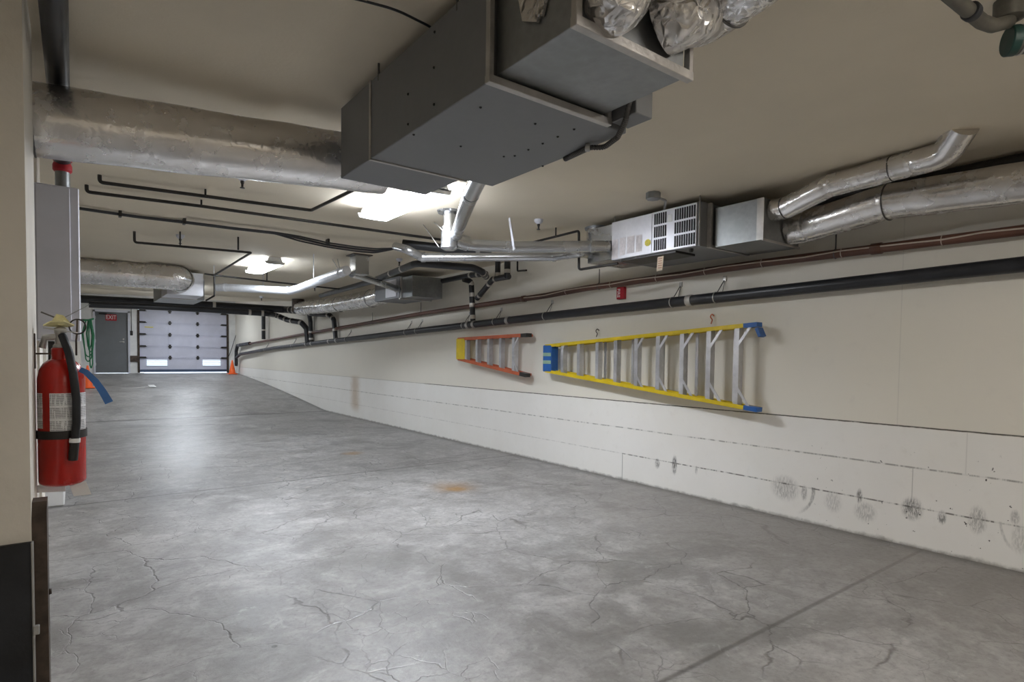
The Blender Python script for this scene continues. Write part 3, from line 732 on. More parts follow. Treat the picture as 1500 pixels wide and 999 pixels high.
mb.tube([(c.x, c.y+.02, 2.42), (c.x, c.y+.02, 2.60)], .08, 20); mb.tube([P(662, 350, Z=2.5), P(685, 357, Z=2.47)], .07, 18); mb.build('body', M['galvpipe'], t)
MB().tube([(c.x, c.y+.02, 2.60), (c.x, c.y+.02, ZC)], .062, 18).build('riser', M['galvpipe'], t)
MB().lathe((c.x, c.y+.02, ZC-.02), [(.11, 0), (.12, .02)], 24).build('ceiling_collar', M['galvpipe'], t)
MB().lathe((c.x, c.y+.02, 2.385), [(.05, 0), (.082, .02), (.082, .045)], 20).build('cap', M['galvpipe'], t)
for (a, b) in (((620, 329), (643, 362)), ((636, 326), (652, 340))):
    MB().tube([P(a[0], a[1], Z=ZC), P(b[0], b[1], Z=2.47)], .005, 6).build('wire_hanger', M['wire'], t)
mb = MB(); mb.bar(P(746, 319, Z=ZC), P(753, 366, Z=2.40), .03, .004, (1, 0, 0))
tag(mb.build('hanger_strap', M['coolwhite'], None), 'white strap holding the vent pipe to ceiling right of the tee', 'strap')
# lower flue, and a short black tube just above it
pts = [P(580, 361, Z=2.60), P(598, 366, Z=2.50), P(617, 377, Z=2.45), P(812, 376, Z=2.45), P(850, 370, Z=2.44), V(4.25, 4.29, 2.44)]
pipe_thing('flue_pipe', 'dull grey vent pipe running level just beneath the shiny one', 'vent pipe', pts, .046, M['galvpipe'], .08, 16, bands=[(P(620, 377, Z=2.45), pts[3]-pts[2]), (P(812, 376, Z=2.45), pts[3]-pts[2])], bk=1.15)
pipe_thing('drain_pipe', 'short black tube just above the dull grey vent pipe', 'pipe', [P(590, 357, Z=2.66), P(642, 363, Z=2.62), P(720, 370, Z=2.58)], .05, M['black'], .05)
# far flue from heater D to ceiling box to heater C
J = P(517, 392, Z=2.58)
pts = [P(318, 421, Z=2.48), P(330, 421, Z=2.48), P(425, 426, Z=2.42), P(436, 423, Z=2.43), P(508, 396, Z=2.52)]
pipe_thing('flue_pipe', 'bright white vent pipe far back with an elbow, under the small light', 'vent pipe', pts, .063, M['paleflue'], .04, 16, bands=[(P(330, 421, Z=2.48), pts[2]-pts[1]), (P(422, 425.5, Z=2.425), pts[2]-pts[1]), (P(500, 399, Z=2.51), pts[4]-pts[3])], bk=1.10)
t = thing('flue_box', 'square steel vent box below ceiling where far vent pipes meet', 'vent fitting', (J.x, J.y, 2.45))
MB().box(J.x-.02, J.x+.17, J.y-.14, J.y+.06, 2.48, ZC, .005).build('casing', M['galvpipe'], t)
MB().box(J.x-.06, J.x+.21, J.y-.18, J.y+.10, ZC-.012, ZC-.0).build('ceiling_flange', M['rust'], t)
for (a, b) in (((487, 380), (500, 402)), ((494, 379), (498, 394)), ((528, 381), (523, 403))):
    MB().tube([P(a[0], a[1], Z=ZC), P(b[0], b[1], Z=2.50)], .005, 6).build('wire_hanger', M['wire'], t)
e = P(584, 424, X=cx0-.04)
pts = [P(515, 401, Z=2.50), P(530, 405, Z=2.50), e]
pipe_thing('flue_pipe', 'grey vent pipe slanting from the square vent box to the far heater', 'vent pipe', pts, .05, M['galvpipe'], .05, 16, bands=[(e.lerp(pts[1], .06), e-pts[1])], bk=1.15)
for (px, py0_, py1_, l) in ((385.5, 402, 428, 'white strap holding far vent pipe, below the small light'), (459.5, 395, 407, 'white wire strap holding slanted part of the far vent pipe')):
    a = P(px, py1_, Z=2.43); mb = MB(); mb.bar(V(a.x, a.y, ZC), V(a.x, a.y, 2.42), .025, .004, (1, 0, 0)); tag(mb.build('hanger_strap', M['coolwhite'], None), l, 'strap')

# ------------------------------------------------------------------ black drain pipes with taped joints
silver = simple('joint_clamp', (.55, .52, .48), .4, .5)
def bands_along(pts, fr):
    out = []; L = [0]
    for a, b in zip(pts, pts[1:]): L.append(L[-1]+(b-a).length)
    for f in fr:
        s = f*L[-1]
        for i in range(len(pts)-1):
            if s <= L[i+1]+1e-6:
                k = (s-L[i])/(L[i+1]-L[i]); out.append((pts[i].lerp(pts[i+1], k), pts[i+1]-pts[i])); break
    return out
def drain(label, pts, r, fr=(), fil=.09, name='drain_pipe', m=None, bw=.05):
    fp = fillet(pts, fil, 6)
    return pipe_thing(name, label, 'pipe', pts, r, m or M['black'], fil, 16, bands=bands_along(fp, fr), bm=silver, bw=bw, bk=1.07)
# long wall drain
wl = [P(1500, 387, X=4.9), P(800, 463, X=4.9), P(600, 486, X=4.9), P(500, 498, X=4.9), P(400, 510, X=4.9), P(352, 519, X=4.88)]
wl.insert(0, wl[0]+(wl[0]-wl[1])*.7)
wr = .052
main = thing('drain_pipe', 'long thick black drain pipe running full length of the right wall', 'pipe', tuple(wl[3]))
fp = fillet(wl+[P(346, 524, X=4.86), P(346, 536, X=4.86)], .1)
MB().tube(fp, wr, 22).build('tube', M['black'], main)
def on_wall(px, X=4.9):
    lo, hi = 300, 640
    ray_pts = [(P(px, 300, X=X)), (P(px, 600, X=X))]
    y = ray_pts[0].y
    for a, b in zip(wl, wl[1:]):
        if min(a.y, b.y) <= y <= max(a.y, b.y): return a.lerp(b, (y-a.y)/(b.y-a.y))
    return wl[-1].copy()
wd = (wl[1]-wl[2]).normalized()
for px in (1014, 747, 688, 697, 494, 449, 457, 483):
    q = on_wall(px); MB().lathe(q-wd*.03, [(wr*1.1, 0), (wr*1.14, .005), (wr*1.14, .055), (wr*1.1, .06)], 24, wd).build('coupling', silver if px == 1014 else M['tape'], main)
# brown pipe above it
bl = [P(1500, 337, X=4.92), P(1120, 385, X=4.92), P(860, 422, X=4.92), P(800, 433, X=4.92), P(620, 459, X=4.92), P(488, 482, X=4.92), P(448, 489, X=4.92), P(352, 506, X=4.90)]
bl.insert(0, bl[0]+(bl[0]-bl[1])*.7)
bp = thing('sprinkler_main', 'long brown pipe on the right wall above the black one', 'pipe', tuple(bl[3]))
MB().tube(fillet(bl, .3), .036, 18).build('tube', M['brown'], bp)
bd = (bl[1]-bl[2]).normalized()
def on_b(px):
    y = P(px, 400, X=4.92).y
    for a, b in zip(bl, bl[1:]):
        if min(a.y, b.y) <= y <= max(a.y, b.y): return a.lerp(b, (y-a.y)/(b.y-a.y))
for px in (1283, 768): q = on_b(px); MB().lathe(q-bd*.04, [(.040, 0), (.043, .005), (.043, .075), (.04, .08)], 20, bd).build('coupling', M['brown'], bp)
# cable tied along the brown pipe
t = thing('cable', 'thin pale cable tied along the front of the brown pipe', 'cable', tuple(bl[1]))
cp = [on_b(px)+V(-.036, 0, .006+.008*sin(k*2.1)) for k, px in enumerate((1499, 1440, 1380, 1320, 1233, 1180, 1117, 1060, 1000, 963, 930, 896, 860, 831, 800, 770))]
MB().tube(fillet([cp[0]+V(0, -.8, .012)]+cp, .2), .006, 6).build('jacket', M['cable'], t)
for px in (1379, 1233, 1117, 1034, 963, 896, 831): q = on_b(px); MB().lathe(q-bd*.003, [(.0385, 0), (.040, .003), (.0385, .006)], 18, bd).build('cable_tie', M['cable'], t)
# dark pipe in the corner of wall and ceiling
cpn = [P(1500, 224, X=4.9)+V(0, -1.2, 0), P(1500, 224, X=4.9), P(1180, 292, X=4.9), P(1050, 320, X=4.9)]
for q in cpn: q.z = 2.70
tag(MB().tube(cpn, .04, 16).build('conduit', M['blacksteel'], None), 'dark pipe in the corner between ceiling and right wall', 'pipe')

# wire hangers on the wall pipes
def wall_hanger(px, label, long=.13):
    q = on_wall(px)
    t = thing('pipe_hanger', label, 'pipe hanger', (q.x, q.y, q.z-.06), 'wire hangers on the black wall pipe')
    MB().lathe(q-wd*.006, [(wr*1.03, 0), (wr*1.10, .003), (wr*1.10, .009), (wr*1.03, .012)], 22, wd).build('ring', M['wire'], t)
    MB().tube([q+V(.02, 0, wr), V(4.995, q.y-.03, q.z+wr+long)], .005, 6).build('wire', M['darkwire'], t)
    MB().tube([q+V(.03, -.05, wr*.9), V(4.995, q.y-.03, q.z+wr+long)], .003, 6).build('wire', M['darkwire'], t)
    MB().box(4.985, 5.0, q.y-.045, q.y-.015, q.z+wr+long-.02, q.z+wr+long+.03).build('anchor', M['wire'], t)
for px, l in ((1052, 'wire hanger on black wall pipe, furthest right, above the yellow ladder'), (988, 'wire hanger on black wall pipe just left of pale coupling'), (801, 'wire hanger on black wall pipe above the yellow ladder top'),
              (727, 'wire hanger on black wall pipe above the orange ladder'), (681, 'wire hanger on black wall pipe just left of the taped vertical drain'), (612, 'wire hanger on black wall pipe left of the taped vertical drain'),
              (596, 'second wire hanger left of the taped vertical drain'), (508, 'wire hanger on black wall pipe right of the far bent drain'), (428, 'wire hanger on black wall pipe left of the far bent drains'), (388, 'wire hanger on black wall pipe nearest the garage door')):
    wall_hanger(px, l)
def b_hanger(px, label):
    q = on_b(px); t = thing('pipe_hanger', label, 'pipe hanger', (q.x, q.y, q.z), 'rod hangers on the brown pipe')
    MB().tube([q+V(.0, 0, .02), q+V(.0, 0, .20)], .006, 6).build('rod', M['darkwire'], t)
    MB().lathe(q-bd*.005, [(.038, 0), (.041, .003), (.038, .01)], 18, bd).build('ring', M['darkwire'], t)
for px, l in ((1223, 'dark rod hanger on brown pipe under the thick foil duct'), (878, 'dark rod hanger on brown pipe left of the red alarm plate'), (617, 'dark rod hanger on brown pipe below far heater'), (546, 'dark rod hanger on brown pipe below far foil duct')): b_hanger(px, l)

# drain network in the middle
dn = [P(545, 412, Z=2.58), P(606, 387, Z=2.58), P(615, 386, Z=2.575), P(692, 392, Z=2.52), P(706, 398, Z=2.48), P(712, 405, X=4.55)]
drain('black drain pipe crossing the ceiling from the tee down towards the wall', [P(470, 433, Z=2.60)]+dn, .045, (.62, .70, .93, .97))
Yv = P(693, 470, X=4.9).y
drain('black vertical drain with silver bands joining the wall pipe, between heater and orange ladder', [V(4.72, Yv-.0, P(700, 405, X=4.72).z), V(4.86, Yv, P(692, 412, X=4.86).z), V(4.9, Yv, on_wall(693).z)], .042, (.2, .42, .62, .85), .06, bw=.06)
drain('black drain pipe slanting into the taped vertical drain', [P(745, 405, X=4.6), P(722, 409, X=4.7), P(699, 437, X=4.86)], .04, (.35, .55, .9), .05)
drain('left of two short black drain stubs dropping from ceiling beside the taped drains', [V(*P(729, 405, X=4.65)), V(P(729, 405, X=4.65).x, P(729, 405, X=4.65).y, ZC)], .038, (.1,))
drain('right of two short black drain stubs dropping from ceiling beside the taped drains', [V(*P(743, 408, X=4.60)), V(P(743, 408, X=4.60).x, P(743, 408, X=4.60).y, ZC)], .042, (.3,))
drain('black drain pipe between the far heater and the taped vertical drain', [P(646, 412, X=4.8), P(690, 403, X=4.72), P(712, 401, X=4.7)], .04, (.7, .85), .05)
# far network over the ramp
drain('upper thick black pipe crossing above the garage door', [V(.14, 16.6, P(120, 438, Y=16.6).z), P(300, 446.5, Y=16.4), P(418, 453.5, Y=16.3), P(436, 454.5, X=4.6)], .092, (.5, .9, .96), .15, bw=.07)
drain('taped black pipe stepping down to the wall right of the crossing pipes', [P(430, 454.5, X=4.5), P(446, 456, X=4.6), P(458, 460, X=4.7), P(483, 461.5, X=4.88), P(489, 468, X=4.9), V(4.9, P(492, 498, X=4.9).y, P(492, 498, X=4.9).z)], .055, (.12, .22, .34, .66, .76, .9), .1, bw=.06)
drain('lower grey-black pipe crossing above the garage door', [P(130, 446, Y=16.0), P(200, 448.5, Y=16.0), P(300, 453.5, Y=16.0), P(392, 459.5, Y=15.9), P(404, 461.5, X=4.4), P(422, 469, X=4.6), P(441, 472, X=4.75), P(449, 481, X=4.88), V(4.9, P(451, 503, X=4.9).y, P(451, 503, X=4.9).z)], .07, (.55, .6, .70, .74, .78, .83, .9), .12, bw=.06)
a = P(456, 503, X=4.9)
drain('black pipe bending down the wall beside the taped far drain', [P(446, 449, X=4.6), P(453, 461, X=4.8), V(4.88, a.y, P(456, 470, X=4.88).z), V(4.9, a.y, a.z)], .055, (.75, .9), .08)
a = P(388, 497, X=4.92)
drain('short black vertical pipe on wall near the garage door', [V(4.88, a.y, P(387, 463, X=4.88).z), V(4.88, a.y, a.z)], .06, (.6,))
a = P(346, 506, X=4.86)
drain('black elbow pipe dropping from the wall pipes behind the cone', [P(366, 503, X=4.90)+V(-.0, 0, 0), P(348, 506, X=4.86), P(346, 514, X=4.86), P(346, 534, X=4.86)], .06, (.55,), .08)
for px, l in ((460, 'thin grey conduit down wall right of the far bent drains'), (394, 'thin grey conduit down wall near garage door')):
    a = P(px, 480, X=4.97); tag(MB().tube([V(4.97, a.y, a.z-.35), V(4.97, a.y, 2.95)], .014, 8).build('conduit', M['wire'], None), l, 'conduit')

# ------------------------------------------------------------------ sprinkler pipes on the ceiling
def sprink(label, pts, r=.014, fil=.03):
    o = pipe_thing('sprinkler_pipe', label, 'pipe', pts, r, M['blacksteel'], fil, 10)
    return o
z = 2.665
p0, p1, p2 = P(146, 267, Z=z), P(456, 308, Z=z), P(516, 279, Z=z)
o = sprink('thin black sprinkler pipe on ceiling nearest the foil duct, turning back at right', [V(p0.x, p0.y, ZC-.03), p0, p1, p2])
for px, py in ((301, 287),):
    q = P(px, py, Z=z); MB().tube([q, (q.x, q.y, ZC-.03)], .008, 8).build('clip', M['blacksteel'], o)
p0, p1, p2 = P(127, 281, Z=z), P(295, 302, Z=z), P(652, 352, Z=z)
o = sprink('thin black sprinkler pipe on ceiling, second from the foil duct', [V(p0.x, p0.y, ZC-.03), p0, p1, p2])
MB().tube([p1, (p1.x, p1.y, ZC-.03)], .008, 8).build('clip', M['blacksteel'], o)
z = 2.60
pz4 = [P(197, 340, Z=ZC-.03), None]
p0, p1, p2 = P(197, 355, Z=z), P(368, 370, Z=z), P(314, 403, Z=z)
o = sprink('thin black sprinkler pipe further back shaped like a bracket below the ceiling', [V(p0.x, p0.y, ZC-.03), p0, p1, p2, V(p2.x, p2.y, P(311, 433, Y=p2.y).z), P(302, 440, Y=p2.y+.2)])
q = P(349, 366, Z=z); MB().tube([q, (q.x, q.y, ZC)], .01, 8).build('clip', M['blacksteel'], o)
q = P(264, 359, Z=z); MB().tube([q, (q.x, q.y, ZC)], .008, 8).build('drop', M['blacksteel'], o)
o = sprink('thin black sprinkler pipe far back crossing below ceiling behind small light', [P(300, 401, Z=z), p2, P(400, 413, Z=z), P(502, 424, Z=z)])
for px, py in ((391, 412),):
    q = P(px, py, Z=z); MB().tube([q, (q.x, q.y, ZC)], .01, 8).build('clip', M['blacksteel'], o)
a = P(313, 403, Z=z); tag(MB().bar(V(a.x, a.y-.02, ZC), V(a.x, a.y-.02, 2.58), .03, .004, (1, 0, 0)).build('hanger_strap', M['coolwhite'], None), 'white strap holding the thin pipes beside the far heater box', 'strap')
a, b, c_ = P(780, 355, Z=2.66), P(845, 338, Z=2.66), P(848, 395, X=4.12)
o = sprink('thin black pipe dropping left of the louvred heater and turning under it', [a, V(4.12, P(848, 338, X=4.12).y, P(848, 338, X=4.12).z), c_, P(905, 386, X=4.22)], .013)
q = a.lerp(b, .55); MB().tube([q, (q.x, q.y, ZC)], .008, 8).build('clip', M['blacksteel'], o)
o = sprink('small dark L shaped pipe on wall left of louvred heater', [P(758, 380, X=4.9), P(758, 397, X=4.9), P(771, 396, X=4.75)], .012)

def head(px, py, label, up=False):
    q = P(px, py, Z=ZC-.03)
    t = thing('fire_sprinkler', label, 'sprinkler', (q.x, q.y, ZC-.10))
    MB().lathe((q.x, q.y, ZC-.045), [(.018, 0), (.042, .02), (.045, .045)], 18).build('escutcheon', M['coolwhite'], t)
    mb = MB(); mb.lathe((q.x, q.y, ZC-.10), [(.018, 0), (.018, .004), (.008, .008), (.009, .03), (.014, .04), (.014, .055)], 12); mb.build('nozzle', M['blacksteel'], t)
head(789, 326, 'white sprinkler head on ceiling right of the vent tee')
head(264, 348, 'sprinkler head on ceiling above the bracket shaped thin pipe')
head(585, 382, 'sprinkler head on ceiling above the far heater')
head(461, 421, 'small white sprinkler head far back near the bent white vent pipe')
head(355, 262, 'dark sprinkler head on ceiling below the left foil duct')
head(383, 436, 'tiny sprinkler head far back above crossing black pipes')

# cable bundle sagging across the ceiling
t = thing('cable_bundle', 'black cable bundle sagging across the ceiling from the white cabinet', 'cable', tuple(P(420, 345, Z=2.68)))
ctr = [(100, 302, 2.69), (118, 305, 2.69), (200, 317, 2.70), (270, 325, 2.70), (340, 334, 2.70), (403, 341, 2.70), (440, 347, 2.69), (480, 356, 2.66), (520, 362, 2.64), (550, 365, 2.64), (578, 364, 2.66), (596, 360, 2.70)]
for k in range(4):
    MB().tube(fillet([P(a, b, Z=zz)+V(random.uniform(-.01, .01), (k-1.5)*.010+random.uniform(-.006, .006), -.006*(k % 2)-(.012*k if a > 420 and a < 570 else 0)) for a, b, zz in ctr], .3), .009, 8).build('strand', M['black'], t)
for px, py in ((176, 314), (270, 325), (480, 356)):
    q = P(px, py, Z=2.69); MB().box(q.x-.012, q.x+.012, q.y-.04, q.y+.04, 2.665, 2.735, .003).build('clip', M['blacksteel'], t)
tag(MB().tube(fillet([P(470, -14, Z=ZC-.03), P(535, 2, Z=ZC-.03), P(580, 14, Z=ZC-.03), P(628, 38, Z=ZC-.03), P(660, 60, Z=ZC-.04)], .3), .005, 8).build('wire', M['black'], None), 'thin black wire across the ceiling at top, left of big heater', 'wire')

# pipes at the top right corner
pr = fillet([P(1370, -25, Z=2.62), P(1412, 10, Z=2.62), P(1438, 32, Z=2.62), P(1455, 38, Z=2.62), P(1478, 32, Z=2.66)], .04)
t = thing('corner_drain', 'grey brown pipe with a dark rubber coupling in the top right corner', 'pipe', tuple(pr[0]))
MB().tube(pr, .024, 18).build('tube', M['cork'], t)
a = P(1424, 18, Z=2.62); d = (P(1438, 32, Z=2.62)-P(1412, 10, Z=2.62)).normalized()
MB().lathe(a-d*.02, [(.028, 0), (.031, .004), (.030, .028), (.028, .032)], 20, d).build('rubber_coupling', M['rubber'], t)
MB().lathe(P(1478, 32, Z=2.67), [(.03, 0), (.05, .01), (.05, .08)], 18).build('escutcheon', M['cork'], t)
a = P(1480, 60, Z=2.60); b = P(1530, 55, Z=2.60); d = (b-a).normalized()
t = thing('capped_drain', 'grey pipe end with green rubber cap at the right edge', 'pipe', tuple(a))
MB().tube([a, b, b+d*.5], .05, 20).build('tube', M['cork'], t)
MB().lathe(a-d*.012, [(.050, 0), (.054, .004), (.054, .03)], 22, d).build('rubber_cap', M['greenrub'], t)
MB().lathe(a+d*.03, [(.053, 0), (.053, .008)], 22, d).build('band_clamp', M['wire'], t)

# dark pipe near the left column, with red coupling and grey drop
t = thing('standpipe', 'thick black pipe along ceiling at top left ending in grey drop', 'pipe', (-.04, 4.5, 2.37))
MB().tube(fillet([V(-.042, .3, 2.61), V(-.042, 4.4, 2.61), V(-.042, 4.62, 2.57)], .08), .043, 20).build('tube', M['black'], t)
MB().tube([V(-.042, 4.62, 2.53), V(-.042, 4.62, 1.5)], .038, 20).build('drop', M['galv'], t)
MB().lathe((-.042, 4.62, 2.50), [(.042, 0), (.05, .01), (.05, .04), (.042, .06), (.052, .075), (.052, .10)], 20).build('red_coupling', M['signred'], t)['label'] = 'red coupling'

# white cabinet behind the extinguisher
a = P(48, 266, Y=4.4); b = P(119, 500, Y=4.4)
t = thing('wall_cabinet', 'tall pale grey-white metal cabinet above and behind the extinguisher', 'cabinet', ((a.x+b.x)/2, 4.47, b.z))
MB().box(a.x, b.x, 4.40, 4.558, b.z+.0, a.z, .006).build('body', M['coolwhite'], t)
s1 = P(104, 400, Y=4.4).x
MB().box(a.x+.01, s1, 4.392, 4.40, b.z+.01, a.z-.01, .003).build('cover', M['coolwhite'], t)

# ------------------------------------------------------------------ column guards
t = thing('column_guard', 'black rubber bumper sheet on the lower column face at left edge', 'bumper', (-.35, 2.58, 0))
MB().box(-.61, -.122, 2.578, 2.6, .0, .722, .004).build('rubber_sheet', M['rubber'], t)
MB().box(-.126, -.119, 2.570, 2.603, .0, .722, .002).build('edge_strip', M['wire'], t)
MB().box(-.124, -.106, 2.564, 2.585, .40, .43, .002).build('clip', M['wire'], t)
mb = MB(); mb.prism([(-.125, 2.62, 0), (-.125, 2.62, .80), (-.125, 2.66, .845), (-.125, 2.74, .845), (-.125, 2.76, .80), (-.125, 2.76, 0)], (.042, 0, 0))
t = thing('corner_guard', 'dark brown steel guard on the column side below the extinguisher', 'guard', (-.11, 2.7, 0))
mb.build('plate', M['rust'], t); MB().lathe((-.083, 2.70, .50), [(.012, 0), (.010, .008)], 8, (1, 0, 0)).build('bolt', M['rust'], t)

# ------------------------------------------------------------------ fire extinguisher
ex_, ey = -.041, 3.0
zb_, zt_ = .845, 1.345
E_ = thing('fire_extinguisher', 'red fire extinguisher with black hose hanging on the left column', 'fire extinguisher', (ex_, ey, zb_))
R = .079
MB().lathe((ex_, ey, zb_), [(.062, -.004), (.070, 0), (R-.002, .006), (R, .014), (R, .40), (R*.99, .43), (R*.92, .462), (R*.76, .488), (R*.55, .502), (.034, .506), (.032, .512), (.032, .548), (.028, .553)], 40).build('cylinder', M['red'], E_)
vz_ = zb_+.553
mb = MB(); mb.lathe((ex_, ey, vz_-.004), [(.026, 0), (.026, .014), (.020, .02), (.019, .06), (.022, .065), (.022, .082), (.012, .088)], 20); mb.tube([(ex_, ey, vz_+.045), (ex_-.05, ey+.01, vz_+.04), (ex_-.06, ey+.02, vz_-.0)], .014, 12)
mb.build('valve', M['wire'], E_)
def ang_pt(a, r, z): return V(ex_+r*cos(radians(a)), ey+r*sin(radians(a)), z)
# levers
mb = MB(); mb.prism([V(ex_-.055, ey-.02, vz_+.085), V(ex_-.03, ey-.055, vz_+.10), V(ex_+.01, ey-.06, vz_+.105), V(ex_+.045, ey-.02, vz_+.09), V(ex_+.03, ey+.02, vz_+.085), V(ex_-.03, ey+.02, vz_+.085)], (0, 0, .006))
mb.build('lever', M['ytag'], E_)
mb = MB(); mb.bar(V(ex_-.05, ey-.0, vz_+.078), V(ex_+.05, ey-.05, vz_+.062), .026, .004); mb.build('carry_handle', M['wire'], E_)
mb = MB(); mb.prism([V(ex_-.03, ey-.035, vz_+.10), V(ex_-.012, ey-.04, vz_+.135), V(ex_+.01, ey-.04, vz_+.13), V(ex_+.03, ey-.03, vz_+.105), V(ex_+.005, ey-.03, vz_+.09)], (0, .006, 0)); mb.build('yellow_tag', M['ytag'], E_)
mb = MB(); mb.tube([V(ex_-.015, ey-.03, vz_+.12), V(ex_-.06, ey-.04, vz_+.14)], .003, 6); mb.tube([V(ex_+.01, ey-.03, vz_+.12), V(ex_+.07, ey+.04, vz_+.165), V(ex_+.10, ey+.1, vz_+.19)], .0015, 6); mb.build('tie_wire', M['darkwire'], E_)
# pull ring
cr = V(ex_+.055, ey-.01, vz_+.088); ring = []
for k in range(24):
    a = 2*pi*k/24; ring.append(cr + V(.8, -.6, 0)*(.034*cos(a)) + V(0, 0, 1)*(.030*sin(a)))
MB().tube(ring, .0028, 8, closed=True).build('pull_ring', M['blacksteel'], E_)
MB().tube([cr+V(0, 0, .03), cr+V(-.002, 0, -.03), V(ex_+.05, ey-.03, vz_+.03), V(ex_+.05, ey-.04, vz_-.03)], .0035, 8).build('pin_chain', M['rust'], E_)
# hose
hp = [V(ex_+.005, ey-.02, vz_+.05), P(101, 516, Y=ey-.075), P(107, 545, Y=ey-.095), P(112, 585, Y=ey-.097), P(112, 620, Y=ey-.094), P(109, 650, Y=ey-.090), P(108, 672, Y=ey-.088)]
MB().tube(fillet(hp, .05), .0145, 16).build('hose', M['rubber'], E_)
MB().tube([P(109.5, 643, Y=ey-.092), P(107, 674, Y=ey-.088)], [.017, .016], 16).build('nozzle', M['blacksteel'], E_)
MB().tube([P(109.8, 642, Y=ey-.092), P(109.5, 648, Y=ey-.092)], .0185, 16).build('nozzle_band', M['paper'], E_)
# strap and labels wrapped on the body
def wrap(a0, a1, z0, z1, r, m, name):
    n_ = max(4, int(abs(a1-a0)/5)); vs = []; fs = []
    for i in range(n_+1):
        a = a0+(a1-a0)*i/n_
        vs += [ang_pt(a, r, z0), ang_pt(a, r, z1), ang_pt(a, r-.0015, z0), ang_pt(a, r-.0015, z1)]
    for i in range(n_):
        o = 4*i; fs += [(o, o+4, o+5, o+1), (o+2, o+3, o+7, o+6), (o, o+2, o+6, o+4), (o+1, o+5, o+7, o+3)]
    fs += [(0, 1, 3, 2), (4*n_, 4*n_+2, 4*n_+3, 4*n_+1)]
    return MB().add(vs, fs, True).build(name, m, E_)
zl0, zl1 = P(92, 631, Y=ey-.07).z, P(92, 576, Y=ey-.07).z
wrap(-118, -62, zl0, zl1, R+.0012, M['label'], 'front_label')
wrap(-48, -12, zl0, zl1, R+.0012, M['label'], 'side_label')
wrap(-165, -140, zl0+.01, zl1+.0, R+.0012, M['label'], 'side_label')
zs0 = P(92, 643, Y=ey-.07).z; zs1 = P(92, 631, Y=ey-.07).z
wrap(-190, 20, zs0, zs1, R+.004, M['blacksteel'], 'strap')
# tape hanging below
mb = MB(); mb.prism([P(100, 707, Y=ey-.03), P(126, 705, Y=ey-.03), P(134, 724, Y=ey-.05), P(108, 727, Y=ey-.05)], (0, .003, 0)); mb.build('white_flap', M['paper'], E_)
mb = MB(); mb.prism([P(52, 711, Y=ey+.03), P(96, 711, Y=ey+.03), P(96, 720, Y=ey+.03), P(52, 722, Y=ey+.03)], (0, .003, 0)); mb.build('white_flap', M['paper'], E_)
# blue ribbon
rb = [P(117, 541, Y=ey-.06), P(126, 545, Y=ey-.06), P(140, 559, Y=ey-.07), P(150, 573, Y=ey-.08), P(160, 590, Y=ey-.09)]
vs = []; fs = []
for i, q in enumerate(rb):
    d = (rb[min(i+1, 4)]-rb[max(i-1, 0)]).normalized(); s_ = d.cross(V(0, -1, 0)).normalized()*(.010+.0012*i)
    vs += [q+s_, q-s_, q+s_+V(0, .002, 0), q-s_+V(0, .002, 0)]
for i in range(4): o = 4*i; fs += [(o, o+4, o+5, o+1), (o+2, o+3, o+7, o+6), (o, o+2, o+6, o+4), (o+1, o+5, o+7, o+3)]
fs += [(0, 1, 3, 2), (16, 18, 19, 17)]
MB().add(vs, fs, True).build('blue_ribbon', M['ribbon'], E_)['label'] = 'blue ribbon'
# wall bracket
bz = P(60, 518, Y=ey).z
mb = MB(); mb.box(-.125, -.121, ey-.02, ey+.02, bz-.06, bz+.08, .001); mb.tube(fillet([V(-.123, ey, bz), V(-.075, ey, bz), V(-.072, ey, bz+.016)], .006), .0035, 8)
mb.build('wall_bracket', M['rust'], E_)

